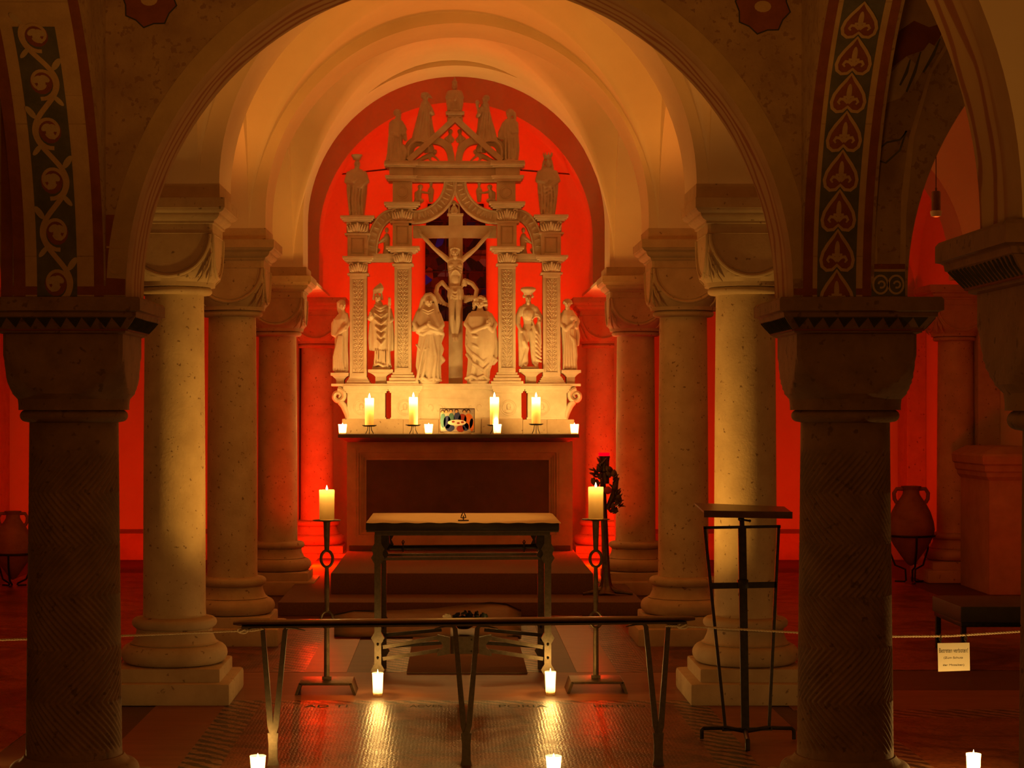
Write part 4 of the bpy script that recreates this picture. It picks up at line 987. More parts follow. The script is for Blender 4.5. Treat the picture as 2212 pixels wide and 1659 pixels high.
# --- crucifix
CD = 1.724; cxr = 984
cru = thing('crucifix', 'carved stone crucifix with a hanging figure in the middle of the altarpiece', 'crucifix', (X(cxr, CD), Yd(CD), Z(832, CD)), FG)
bm = BM(); kk = CD*U; L0 = wloc(cru)
def cb(x0, x1, y0, y1, f_, b_): box(bm, X(x0, CD), X(x1, CD), Yd(CD)+f_, Yd(CD)+b_, Z(y1, CD), Z(y0, CD), .004)
cb(969, 999.5, 464, 832, .0, .07); cb(892, 1073, 487, 514, -.001, .06); cb(966, 1001, 461, 466, -.02, .09); obj('cross', bm, RM, cru)
f = Fig(cxr, 832, CD); f.bm.free(); f.bm = BM()
f.head(983, 546, -9, 7.4, 9.5, .5, .1, True); f.C((983, 553, -6), (983, 566, -5), 5, 6)
for i in range(16): a = 2*PI*i/16; f.E(983 + 9.2*math.cos(a), 540 + 3.2*math.sin(a) , -8 + 8*math.sin(a), 2.4, 2.0, 2.4)      # twisted crown
for s_ in (-1, 1): f.chain([(983+s_*7.5, 543, -5), (983+s_*9, 554, -5), (983+s_*9.5, 562, -5)], [3.2, 3, 2.2])
f.chain([(970, 562, -5), (978, 560, -6), (990, 560, -6), (998, 562, -5)], [6, 7, 7, 6])
rs = []
for yy, hw, dp in ((557, 14, 7), (566, 17.5, 9.5), (578, 17, 10.5), (590, 15, 9.5), (602, 12.5, 8), (612, 11.5, 7.5), (622, 12.5, 8), (632, 14, 9)): rs.append([f.p(983.5 + hw*math.cos(th), yy, -5 + dp*math.sin(th)) for th in [2*PI*i/28 for i in range(28)]])
rings(f.bm, rs); f.chain([(974, 594, -13), (978, 587, -15), (984, 584, -15.5), (990, 587, -15), (995, 594, -13)], [1.4]*5)
for s_ in (-1, 1): f.E(983.5+s_*8, 574, -12, 7.5, 5.5, 4)
for a in (579, 584): 
    for s_ in (-1, 1): f.chain([(983.5+s_*4, a, -15), (983.5+s_*14, a+4, -9)], [1, 1])
f.E(983.5, 603, -11, 9, 12, 4)
for s_, hx, hy in ((-1, 904, 501), (1, 1061, 500)):
    sh = (983+s_*15, 562, -4); el = (983+s_*46, 536, -6); wr = (hx-s_*4, hy+5, -4)
    f.chain([sh, ((sh[0]+el[0])/2, 549, -5), el, ((el[0]+wr[0])/2, (el[1]+wr[1])/2 - 1, -5), wr], [6.2, 5.6, 4.2, 4.6, 3.0]); f.hand(wr, (hx+s_*1, hy-6, -5), 2.7)
for s_ in (-1, 1):
    hip = (983.5+s_*7, 634, -5); kn = (983+s_*6.8, 682, -13); an = (983+s_*3.6, 722, -7); to = (984+s_*2.5, 736, -13)
    f.chain([hip, ((hip[0]+kn[0])/2+s_*.8, 657, -9), kn, (kn[0]-s_*.6, 698, -9), an], [8.2, 7.6, 5.6, 5.8, 3.4]); f.chain([an, (983.5+s_*3, 730, -11), to], [3.6, 3.6, 2.4]); f.E(kn[0], 681, -17, 3.2, 3.6, 2.4)
    for i in range(5): f.C((to[0]-3+i*1.5, 735, -14), (to[0]-3.2+i*1.6, 739, -15), .9, .7)
o = remesh(f.bm, 'corpus', RM, cru, .0034, smooth=0)
f.bm = BM()
f.robe([(618, 970, 998, .75), (628, 967, 1001), (640, 966, 1002), (648, 968, 1000)], 10, .02, .10, .8, 3, -5, .75)
for a, b in ((622, 632), (629, 640), (636, 645)): f.chain([(968, a, -9), (983, b, -17), (999, a-2, -9)], [1.8, 2.6, 1.8])
f.chain([(967, 624, -5), (955, 610, -2), (945, 618, 0), (942, 632, -2), (950, 645, -4), (958, 655, -3), (970, 660, -4)], [4, 5, 4.6, 5, 5.5, 4.5, 3])
f.chain([(1000, 616, -8), (1008, 608, -8), (1020, 613, -4), (1030, 626, -3), (1027, 642, -4), (1014, 644, -4), (1006, 652, -4)], [4.5, 5.5, 5, 4.6, 5, 4.5, 3.5])
f.chain([(1000, 612, -8), (1004, 606, -9), (1006, 616, -9)], [3, 4.5, 3.5])
for i in range(5): f.C((944+i*5, 644+i*3, -4), (946+i*5.5, 654+i*2, -5), 3, 2.4); f.C((1004+i*5, 640, -4), (1003+i*4, 653-i, -5), 2.8, 2.2)
remesh(f.bm, 'loincloth', RM, cru, .004, smooth=1)
f = Fig(981, 462, CD); f.foot_slab(7, 3, 6); f.robe([(444, 977, 985), (450, 974, 988), (460, 973, 990)], 6, .02, .1, 0, 2); f.head(981, 441, 0, 3.2, 4, 0)
f.chain([(970, 462, 3), (971, 444, 3), (981, 434, 3), (991, 444, 3), (992, 462, 3)], [2.2]*5)
f.done('small_niche_figure', 'tiny stone figure in a niche right on top of the cross', 'statue', FG, .004)
# --- crowned pair on the outer capitals
def crowned(cx, base, top, wd, label, queen, seed):
    f = Fig(cx, base, RD); f.foot_slab(16, 6, 10); h = base - top
    f.robe([(top+34, cx-13, cx+11), (top+42, cx-20, cx+18), (top+60, cx-23, cx+23), (top+85, cx-22, cx+22), (top+110, cx-19, cx+19), (base-6, cx-16, cx+16)], 7, .02, .08, .3 if queen else -.3, seed, 0, .62)
    f.head(cx+1, top+23, -3, 7, 9, 0, 0, not queen); f.C((cx, top+30, 0), (cx, top+36, 0), 5, 9)
    if queen:
        lathe(f.bm, [(8.2*f.k, 0), (8.6*f.k, 4*f.k), (10*f.k, 8*f.k), (7*f.k, 8.4*f.k), (3*f.k, 6*f.k)], f.p(cx, top+14, -1), 24)
        for i in range(9): a = 2*PI*i/9; f.C((cx+9*math.cos(a), top+7, -1+9*math.sin(a)), (cx+10*math.cos(a), top+1, -1+10*math.sin(a)), 1.8, 1.3)
        for s_ in (-1, 1): f.chain([(cx+s_*7.5, top+18, 0), (cx+s_*10, top+30, 0), (cx+s_*11, top+40, 0)], [3, 3, 2.6])
    else:
        lathe(f.bm, [(8.2*f.k, 0), (9*f.k, 4*f.k), (13*f.k, 10*f.k), (12*f.k, 12*f.k), (4*f.k, 12*f.k)], f.p(cx, top+14, -1), 24)
    f.chain([(cx-17, top+44, 0), (cx-21, top+60, -4), (cx-8, top+64, -15)], [6.5, 6.5, 4]); f.hand((cx-7, top+63, -15), (cx+2, top+58, -17), 2.5)
    f.chain([(cx+16, top+44, 0), (cx+21, top+60, -4), (cx+8, top+74, -14)], [6.5, 6.5, 4]); f.hand((cx+8, top+74, -15), (cx, top+74, -16), 2.5)
    for i in range(5): f.chain([(cx-14+i*7, top+72, -13), (cx-16+i*7+(3 if queen else -1), top+100, -13), (cx-14+i*6.5, base-6, -11)], [1.6, 2.4, 2.4])
    for i in range(3 if queen else 0): f.chain([(cx-20, top+70+i*9, -7), (cx-4, top+76+i*9, -15), (cx+12, top+68+i*7, -12)], [1.6, 2.2, 1.6])
    f.done('crowned_statue', label, 'statue', FG, .0048)
crowned(771, 470, 332, 50, 'dark crowned stone figure on the upper left corner of the altarpiece', False, 3)
crowned(1183, 468, 330, 50, 'dark crowned woman figure on the upper right corner of the altarpiece', True, 8)
# --- figures on the top cornice
f = Fig(857, 351, RD); f.foot_slab(20, 5, 10)
f.robe([(258, 848, 866), (264, 842, 872), (285, 840, 872), (310, 838, 870), (330, 837, 876), (347, 834, 880)], 8, .02, .12, .3, 6, 0, .7); f.head(861, 246, -2, 6.5, 9, 3, .1, True); f.E(858, 243, 2, 9, 8, 8); f.C((859, 254, 0), (858, 262, 0), 5, 8)
f.chain([(868, 268, 0), (875, 280, -4), (870, 292, -10)], [5, 4.5, 3.5]); f.hand((870, 291, -11), (877, 290, -12), 2.2); f.E(873, 274, -6, 4, 4.6, 4); f.chain([(872, 280, -6), (873, 292, -7), (876, 302, -6)], [5, 6, 4]); f.chain([(846, 268, 0), (844, 288, -6), (860, 296, -12)], [6, 5, 3.5])
f.chain([(870, 318, -6), (876, 330, -6), (872, 345, -6)], [6, 7, 6])
for i in range(4): f.chain([(850+i*5, 300, -10), (846+i*7, 345, -12)], [1.6, 2.6])
f.done('carved_saint_statue', 'reddish stone man carrying a child, left end of the top cornice', 'statue', FG, .0048)
f = Fig(1101, 351, RD); f.foot_slab(18, 5, 10)
f.robe([(258, 1091, 1113), (266, 1086, 1118), (290, 1083, 1120), (320, 1088, 1122), (347, 1087, 1119)], 8, .02, .12, -.3, 12, 0, .7); f.head(1100, 247, -2, 6.8, 9, -1, 0, True); f.E(1102, 243, 2, 10, 9, 8); f.chain([(1111, 245, 0), (1112, 256, 1)], [4, 4]); f.C((1101, 255, 0), (1101, 262, 0), 5, 8)
f.chain([(1090, 268, 0), (1082, 286, -3), (1080, 298, -4), (1086, 300, -5)], [6, 6, 5, 3]); f.chain([(1114, 268, 0), (1116, 286, -6), (1106, 288, -12)], [6, 5, 3.5]); f.hand((1106, 288, -12), (1099, 284, -13), 2.3)
f.chain([(1098, 272, -12), (1110, 345, -12)], [1.5, 1.5])
for i in range(4): f.chain([(1092+i*6, 300, -11), (1092+i*7, 343, -12)], [1.6, 2.4])
f.done('carved_saint_statue', 'reddish stone man with a staff, right end of the top cornice', 'statue', FG, .0048)
def bust(cx, top, s, label, chalice):
    f = Fig(cx, 308, RD)
    f.robe([(top+20, cx-7, cx+9), (top+32, cx-11, cx+14), (top+55, cx-17, cx+15), (top+75, cx-22, cx+18), (top+92, cx-26, cx+22), (308, cx-29, cx+30)] if s < 0 else [(top+20, cx-9, cx+7), (top+32, cx-14, cx+9), (top+55, cx-16, cx+14), (top+75, cx-18, cx+20), (top+92, cx-22, cx+24), (308, cx-28, cx+28)], 7, .02, .08, .2, 5, 0, .5)
    f.head(cx-s*1.0, top+11, -1, 6.3, 8.5, -s*3, 0, True); f.C((cx, top+18, 0), (cx, top+24, 0), 5, 7); f.E(cx+s*1.5, top+8, 2, 8.5, 8, 7.5)
    if not chalice: f.chain([(cx-8*s*-1*-1, top+8, -3), (cx-s*15, top+13, -2)], [4.5, 2]); f.E(cx, top+4, 0, 9, 4.5, 8)
    f.chain([(cx-s*10, top+32, -3), (cx-s*17, top+48, -5), (cx-s*13, top+44, -11)], [5, 4.5, 3.2]); f.hand((cx-s*14, top+44, -10), (cx-s*15, top+34, -10), 2.2)
    if chalice: f.chain([(cx-s*16, top+42, -8), (cx-s*17, top+34, -8), (cx-s*18, top+24, -8)], [2, 2, 4]); f.E(cx-s*18, top+18, -8, 5, 5, 5)
    for i in range(4): f.chain([(cx-6+i*5, top+40, -7), (cx-12+i*7, top+80, -9), (cx-18+i*10, 304, -10)], [1.5, 2.2, 2.2])
    f.done('carved_prophet_bust', label, 'statue', FG, .0048)
bust(918, 199, -1, 'half figure with a beaked cap rising from the left gable scroll', False)
bust(1049, 204, 1, 'half figure raising a cup, rising from the right gable scroll', True)
f = Fig(982, 244, RD); f.foot_slab(17, 5, 10)
f.robe([(196, 970, 994), (203, 965, 999), (222, 964, 1001), (232, 966, 999), (241, 968, 997)], 7, .03, .12, .3, 3, -2, .75); f.head(982, 186, -2, 5.5, 7.5, 0); f.E(982, 186, 3.5, 7, 9, 5.5)
rs = []
for yy, hw in ((181, 5.8), (176, 6.6), (174.5, 4.2), (170, 2.4), (166, .8)): rs.append([f.p(982+hw*math.cos(th), yy, hw*math.sin(th)) for th in [2*PI*i/16 for i in range(16)]])
rings(f.bm, rs); f.chain([(970, 200, 0), (966, 212, -6), (976, 216, -12)], [5, 4.5, 3]); f.chain([(994, 200, 0), (998, 212, -6), (988, 214, -12)], [5, 4.5, 3]); f.E(985, 205, -12, 3, 3.4, 3); f.chain([(985, 209, -12), (983, 217, -13)], [3.6, 4])
f.chain([(972, 222, -10), (970, 238, -12)], [6, 4.5]); f.chain([(992, 222, -10), (994, 238, -12)], [6, 4.5])
f.done('enthroned_statue', 'crowned seated figure with a child on the very top of the altarpiece', 'statue', FG, .0046)
# --- small cherubs
def cherub(cx, base, pts, label, d=RD, dy=0, hr=5):
    """pts: head, neck, hip, kneeL, footL, kneeR, footR, elbowL, handL, elbowR, handR"""
    f = Fig(cx, base, d); h, n, hp, kl, fl_, kr, fr, el, hl, er, hr_ = [(p[0], p[1], dy) for p in pts]
    f.head(h[0], h[1], dy-1, hr*.95, hr*1.15, 0); f.E(h[0], h[1]-hr*.3, dy+1, hr*1.1, hr, hr*1.05)
    f.chain([n, ((n[0]+hp[0])/2, (n[1]+hp[1])/2, dy-1), hp], [hr*.85, hr*1.15, hr*1.05])
    for a, b in ((kl, fl_), (kr, fr)): f.chain([hp, (a[0], a[1], dy-3), (b[0], b[1], dy-1)], [hr*.9, hr*.72, hr*.42])
    for a, b in ((el, hl), (er, hr_)): f.chain([n, (a[0], a[1], dy-2), (b[0], b[1], dy-4)], [hr*.6, hr*.5, hr*.36])
    return f.done('carved_cherub', label, 'statue', FG, .0045)
for s, w in ((-1, 'left'), (1, 'right')):
    q = lambda x, y: (983 + s*(983-x), y) if s > 0 else (x, y)
    cherub(q(971, 0)[0], 330, [q(973,285), q(972,293), q(970,310), q(966,320), q(968,329), q(975,320), q(975,329), q(962,300), q(968,306), q(980,302), q(977,308)], 'small standing cherub in the gable opening, %s of the middle' % w, hr=5)
    cherub(q(925, 0)[0], 351, [q(939,329), q(932,334), q(914,342), q(905,346), q(893,350), q(906,349), q(899,351), q(942,341), q(950,349), q(928,344), q(934,350)], 'reclining cherub in the %s corner of the gable' % w, hr=5)
    cherub(q(910, 0)[0], 440, [q(908,405), q(906,413), q(904,430), q(912,434), q(906,440), q(898,434), q(895,441), q(916,416), q(930,418), q(898,417), q(897,428)], 'cherub reaching out above the %s ogee band' % w, hr=5.5)
    cherub(q(812, 0)[0], 549, [q(810,513), q(811,521), q(809,536), q(818,540), q(814,548), q(802,540), q(801,549), q(821,524), q(830,522), q(803,528), q(812,534)], 'cherub holding a garment in the %s quarter arch' % w, hr=5)
    f = Fig(q(835, 0)[0], 549, RD)
    X2 = lambda x: q(x, 0)[0]
    a, b = sorted((X2(828), X2(843))); f.robe([(505, a+3, b-3), (515, a, b), (535, a+1, b-1), (549, a-1, b+1)], 6, .02, .12, .3, 4); f.head((a+b)/2, 497, -1, 4.6, 6, 0); f.chain([((a+b)/2, 510, -2), (X2(824), 520, -5), (X2(818), 526, -5)], [3.4, 3, 2])
    f.done('carved_relief_figure', 'small robed figure beside the cherub in the %s quarter arch' % w, 'statue', FG, .0045)
    f = Fig(X2(930), 440, RD); a, b = sorted((X2(924), X2(938))); f.robe([(403, a+4, b-4), (412, a, b), (430, a+2, b-2), (437, a+3, b-3)], 6, .02, .1, .3, 6); f.head((a+b)/2, 397, -1, 4.2, 5.6, 0)
    f.done('carved_relief_figure', 'small winged figure facing the cherub above the %s ogee band' % w, 'statue', FG, .0045)
# ================================================================ CANDLES
def flame_bm(r, h, z0):
    bm = BM(); lathe(bm, [(r*.25, z0), (r*.75, z0+h*.12), (r, z0+h*.3), (r*.8, z0+h*.52), (r*.42, z0+h*.76), (r*.1, z0+h*.95), (.0002, z0+h)], seg=16); return bm
def light_in(parent, z, power, r=.012, col=CANDLE):
    l = bpy.data.lights.new('flame_light', 'POINT'); l.energy = power; l.color = col; l.shadow_soft_size = r
    o = bpy.data.objects.new('flame_light', l); C.objects.link(o); o.parent = parent; o.location = (0, 0, z); return o
def pillar_candle(name, label, group, loc, r, h, fl, power, inner=.0, seg=32, lh=.86):
    """hollow burning pillar: thin glowing wall round the flame"""
    t = thing(name, label, 'candle', (0, 0, 0), group)
    bm = BM(); lathe(bm, [(r*.9, 0), (r, .004), (r, h*.5), (r*1.01, h-.004), (r*.985, h), (r*.95, h)], seg=seg, cap1=False); obj('wax', bm, M['wax'], t)
    bm = BM(); tube(bm, [(0, 0, h*.2), (0.001, 0, h-.006), (.003, 0, h + fl*.12)], .0022, 6); obj('wick', bm, M['ink'], t)
    obj('flame', flame_bm(fl*.2, fl, h-.004), M['flame'], t)
    light_in(t, h + fl*.4, power)
    if inner: light_in(t, h*lh, inner, .01)
    t.location = loc; return t
# four tall candles on the altar, each on a three-legged iron dish
GC = 'tall candles on the altar'; GHo = 'iron candle dishes on the altar'
CDp = 1.6705
for i, (px, yt, yb, lab) in enumerate(((798, 860, 920, 'leftmost tall candle on the altar'), (893, 858, 919, 'second tall candle on the altar from the left'), (1068, 858, 919, 'third tall candle on the altar from the left'), (1158, 858, 917, 'rightmost tall candle on the altar'))):
    x, y = X(px, CDp), Yd(CDp); zt_, zb_ = Z(yt, CDp), Z(yb, CDp)
    hd = thing('candle_dish', ('black iron dish under the ' + lab), 'candle holder', (x, y, mz), GHo)
    bm = BM(); h = zb_ - mz; lathe(bm, [(.002, h-.006), (.05, h-.006), (.066, h+.003), (.070, h+.006), (.066, h+.008), (.048, h), (.002, h)], (x, y, mz), 32); obj('dish', bm, M['iron'], hd)
    for k in range(3):
        a = 2*PI*k/3 + .5; bm = BM(); tube(bm, [(x+.018*math.cos(a), y+.018*math.sin(a), mz+h-.006), (x+.022*math.cos(a), y+.022*math.sin(a), mz+h*.5), (x+.042*math.cos(a), y+.042*math.sin(a), mz+.002)], .0042, 6); obj('leg', bm, M['iron'], hd)
    pillar_candle('altar_candle', 'lit cream ' + lab, GC, (x, y, zb_+.0005), .041, zt_-zb_, .05, 15, 6)
# small cup lights
def cup_light(label, group, loc, r=.030, h=.075, power=3.0, inner=2.2):
    t = thing('cup_candle', label, 'candle', (0, 0, 0), group)
    bm = BM(); lathe(bm, [(r*.82, 0), (r*.86, .004), (r, h*.9), (r*1.04, h)], seg=24, cap1=False); obj('cup', bm, M['frost'], t)
    bm = BM(); lathe(bm, [(r*.8, .004), (r*.82, h*.14), (.002, h*.15)], seg=20, cap0=False); obj('wax', bm, M['wax'], t)
    obj('flame', flame_bm(r*.46, h*1.0, h*.15), M['flame'], t)
    light_in(t, h*.50, inner, .008); light_in(t, h*1.25, power, .010); t.location = loc; return t
GT = 'small cup candles on the altar'
for px, lab in ((740, 'small glowing cup candle on the left end of the altar'), (926, 'small glowing cup candle just left of the picture on the altar'), (1074, 'small glowing cup candle in front of the third tall candle'), (1241, 'small glowing cup candle on the right end of the altar')):
    cup_light(lab, GT, (X(px, 1.6655), Yd(1.6655), mz+.0005), .038, .09, 8, 6)
GF = 'candles standing on the floor'
def floor_candle(px, yb, label, r, h, power, inner):
    d = 622.0/(yb-883); return cup_light(label, GF, (X(px, d), Yd(d), .005), r, h, power, inner)
floor_candle(816, 1505, 'glowing candle on the floor at the left front leg of the table', .030, .128, 4.0, 3.4)
floor_candle(1189, 1502, 'glowing candle on the floor at the right front leg of the table', .030, .128, 4.0, 3.4)
floor_candle(557, 1672, 'glowing candle on the floor beside the left leg of the rail', .034, .075, 3.0, 3.0)
floor_candle(1196, 1672, 'glowing candle on the floor right of the middle leg of the rail', .034, .075, 3.0, 3.0)
floor_candle(2103, 1690, 'glowing candle on the floor below the hanging sign', .030, .118, 9, 3)
floor_candle(-22, 1668, 'candle on the floor at the left edge of the photo', .034, .085, 4.0, 2.6)
# small picture on the altar: coloured figures round a table (plain stand-in)
ID = 1.674; iy = Yd(ID)
t = thing('small_picture', 'small framed coloured picture of figures round a laid table, standing on the altar', 'picture', (X(988, ID), iy, mz))
bm = BM(); box(bm, X(957, ID), X(1018, ID), iy-.04, iy+.03, mz, mz+.016, .003); obj('stand', bm, M['petal'], t)
def pbox(nm, x0, x1, y0, y1, dy, m, parent): 
    bm = BM(); box(bm, X(x0, ID), X(x1, ID), iy+dy-.004, iy+dy, Z(y1, ID), Z(y0, ID)); return obj(nm, bm, m, parent, False)
pbox('frame', 950, 1025.5, 882, 934, .012, M['wood'], t)
pc = pbox('panel', 951.5, 1024, 884, 932.5, .006, gen('picture_ground', (.30,.28,.30), (.55,.45,.32), 40, .5, bstr=0), t)
CM = {k: gen('picture_'+k, c, c, 10, .5, bstr=0) for k, c in (('orange', (.62,.16,.03)), ('blue', (.03,.04,.14)), ('teal', (.07,.17,.16)), ('skin', (.55,.33,.16)), ('white', (.85,.75,.6)), ('darkred', (.28,.03,.015)), ('hair', (.06,.03,.015)))}
def pell(nm, cx, cy, rx_, ry_, k, o):
    bm = BM(); pts = [bm.verts.new((X(cx + rx_*math.cos(2*PI*i/20), ID), iy + o, Z(cy + ry_*math.sin(2*PI*i/20), ID))) for i in range(20)]; face(bm, pts); obj(nm, bm, CM[k], pc, False, recalc=False)
for cx, cy, rx_, ry_, k in ((957,908,6,16,'teal'),(966,912,8,14,'blue'),(975,905,7,13,'teal'),(988,904,8,14,'blue'),(999,906,9,12,'darkred'),(1012,910,10,17,'orange'),(1019,918,5,14,'orange'),(972,924,10,8,'blue'),(995,926,9,7,'darkred'),(1006,922,7,9,'blue')): pell('painted_robe', cx, cy, rx_, ry_, k, .0012)
for cx, cy in ((956,890),(964,889),(974,888),(986,888),(1003,889),(1012,889)): pell('painted_hair', cx, cy-.8, 4.2, 4.4, 'hair', .0006); pell('painted_face', cx, cy+.8, 2.8, 3.2, 'skin', .0001)
pell('painted_table', 987, 913, 20, 6.5, 'white', .0002)
for cx, cy in ((979,911),(990,914),(999,912)): pell('painted_dish', cx, cy, 3.4, 2, 'darkred', -.0004)

# ================================================================ TABLE IN FRONT
TD0, TD1 = 1.022, 1.112
ty0, ty1 = Yd(TD0), Yd(TD1); tx0, tx1 = X(790, TD0), X(1208, TD0); ttop = 1.6 - (1128.5-883)*TD0*U
tab = thing('altar_table', 'narrow dark altar table on iron legs in the middle of the crypt', 'table', ((tx0+tx1)/2, (ty0+ty1)/2, 0))
th = 17*TD0*U
bm = BM(); box(bm, tx0, tx1, ty0, ty1, ttop-th, ttop-.003, .004); obj('tabletop', bm, M['tabletop'], tab)
bm = BM(); zt2 = ttop - th; box(bm, tx0+.003, tx1-.003, ty0+.003, ty1-.003, zt2-.011, zt2, .002); box(bm, tx0+.05, tx1-.05, ty0+.03, ty1-.03, zt2-.032, zt2-.011, .002); obj('edge_rail', bm, M['steel'], tab)
lx = (X(815.5, TD0), X(1184, TD0)); lw = .017*1.15
def leg(x, y):
    bm = BM(); zT = zt2-.03; pts = []
    def w(z):
        f = lw
        for zc in (.112, .293, .75, .80):
            f = max(f, lw + .019*max(0, 1-abs(z-zc)/.032))
        return f
    zs = sorted(set([0.004, .03] + [zc + k*.016 for zc in (.112, .293, .75, .80) for k in (-2, -1, 0, 1, 2)] + [zT]))
    zs = [z for z in zs if z <= zT]
    P = [(x - w(z), z) for z in zs] + [(x + w(z), z) for z in reversed(zs)]
    prism(bm, P, y-.013, y+.013); o = obj('leg', bm, M['steel'], tab, False)
    bm = BM()
    for z in (.183, .26): cap(bm, (x, y-.012, z), (x, y-.020, z-.004), .008, .006)
    obj('rivet', bm, M['iron'], o)
    bm = BM()
    s = 1 if x < 0.03 else -1
    prism(bm, [(x + s*lw, zT), (x + s*(lw+.045), zT), (x + s*(lw+.05), zT-.05), (x + s*(lw+.03), zT-.085), (x + s*(lw+.045), zT-.115), (x + s*lw, zT-.15)], y-.008, y+.008); obj('bracket', bm, M['iron'], o, False)
for y in (ty0+.045, ty1-.05):
    for x in lx: leg(x, y)
def tb(nm, px0, py0, px1, py1, d, w_, t_, m='steel', r=None):
    bm = BM(); a = (X(px0, d), Yd(d), Z(py0, d)); b = (X(px1, d), Yd(d), Z(py1, d))
    if r: tube(bm, [a, b], r, 8)
    else: bar(bm, a, b, t_, w_)
    return obj(nm, bm, M[m], tab, r is not None)
for d, dy in ((TD0+.006, 0), (TD1-.006, -8)):
    tb('upper_rod', 829, 1185+dy*.5, 1172, 1182+dy*.5, d, 0, 0, 'iron', .009)
    tb('upper_rail', 822, 1207+dy, 1180, 1205+dy, d, .018, .014)
for px in (871, 1132):
    bm = BM(); d = TD0+.006; x, z = X(px, d), Z(1184, d); y = Yd(d); tube(bm, [(x, y-.012, z-.02), (x, y-.014, z+.02), (x-.006, y-.012, z+.036), (x, y-.010, z+.046), (x+.006, y-.012, z+.036), (x, y-.013, z+.024)], .004, 6); ell(bm, (x, y, z), (.014, .014, .014)); obj('wing_nut', bm, M['iron'], tab)
# crossed stretchers meeting in a riveted box
for d, yo in ((TD0+.008, 0), (TD1-.006, -26)):
    for q in (-1, 1):
        m_ = 1000.0; e = 180.0
        tb('stretcher', m_+q*(e-7), 1398+yo, m_+q*46, 1376+yo*.6, d, .021, .013, 'steel' if yo == 0 else 'iron'); tb('stretcher', m_+q*(e-7), 1423+yo, m_+q*46, 1404+yo*.6, d, .021, .013, 'steel' if yo == 0 else 'iron')
dm = (TD0+TD1)/2 - .03
bm = BM(); rbx = lambda x0, x1, y0, y1, a, b: box(bm, X(x0, dm), X(x1, dm), a, b, Z(y1, dm), Z(y0, dm), .004)
rbx(973, 1033, 1370, 1408, Yd(dm)-.10, Yd(dm)+.30); obj('centre_box', bm, M['steel'], tab)
for q in (-1, 1):
    bm = BM(); pts = []; c = 1003
    P = [(c+q*31, 1372), (c+q*58, 1366), (c+q*58, 1376)] + [(c+q*(58 - 12*math.sin(PI*k/8)), 1376+27*k/8) for k in range(1, 8)] + [(c+q*58, 1403), (c+q*58, 1412), (c+q*31, 1407)]
    prism(bm, [(X(a, dm), Z(b, dm)) for a, b in P], Yd(dm)-.115, Yd(dm)-.08); obj('gusset', bm, M['steel'], tab, False)
bm = BM()
for a in (987, 1018):
    for b in (1377, 1402): ell(bm, (X(a, dm), Yd(dm)-.102, Z(b, dm)), (.006, .004, .006), sub=1)
obj('rivet', bm, M['iron'], tab)
# cloth on the table, slightly larger at the right
bm = BM(); nx, ny = 60, 24; g = []
cz = ttop + .0005
for j in range(ny+1):
    row = []
    for i in range(nx+1):
        x = tx0 + .004 + (tx1 - tx0 + .006)*i/nx; y = ty0 - .006 + (ty1-ty0-.01)*j/ny
        z = cz + .0015 + .0012*noise.noise(Vector((x*7, y*7, 1)))
        if i == nx: z -= .004
        if j == 0: z -= .004 + .002*math.sin(i*.9)
        row.append(bm.verts.new((x, y, z)))
    g.append(row)
for j in range(ny):
    for i in range(nx): face(bm, [g[j][i], g[j][i+1], g[j+1][i+1], g[j+1][i]])
r = bmesh.ops.extrude_face_region(bm, geom=list(bm.faces)); bmesh.ops.translate(bm, vec=(0, 0, -.0014), verts=[v for v in r['geom'] if isinstance(v, bmesh.types.BMVert)])
o = obj('table_cloth', bm, M['linen'], None, origin=((tx0+tx1)/2, ty0, cz)); tag(o, 'cream linen cloth lying flat on the narrow altar table', 'cloth')
d = 1.03; bm = BM(); x, y = X(1001, d), Yd(d); z = cz+.0035
box(bm, x-.031, x+.031, y-.012, y+.012, z, z+.006, .002)
tube(bm, [(x, y, z+.005), (x, y, z+.016), (x+.014, y, z+.019), (x+.010, y, z+.032), (x, y, z+.054), (x-.010, y, z+.032), (x-.014, y, z+.019), (x, y, z+.016)], .0034, 8); cap(bm, (x, y, z+.02), (x, y, z+.03), .004, .002)
o = obj('iron_emblem', bm, M['iron'], None, origin=(x, y, z)); tag(o, 'tiny black iron stand shaped like a pointed drop at the front of the table cloth', 'ornament')

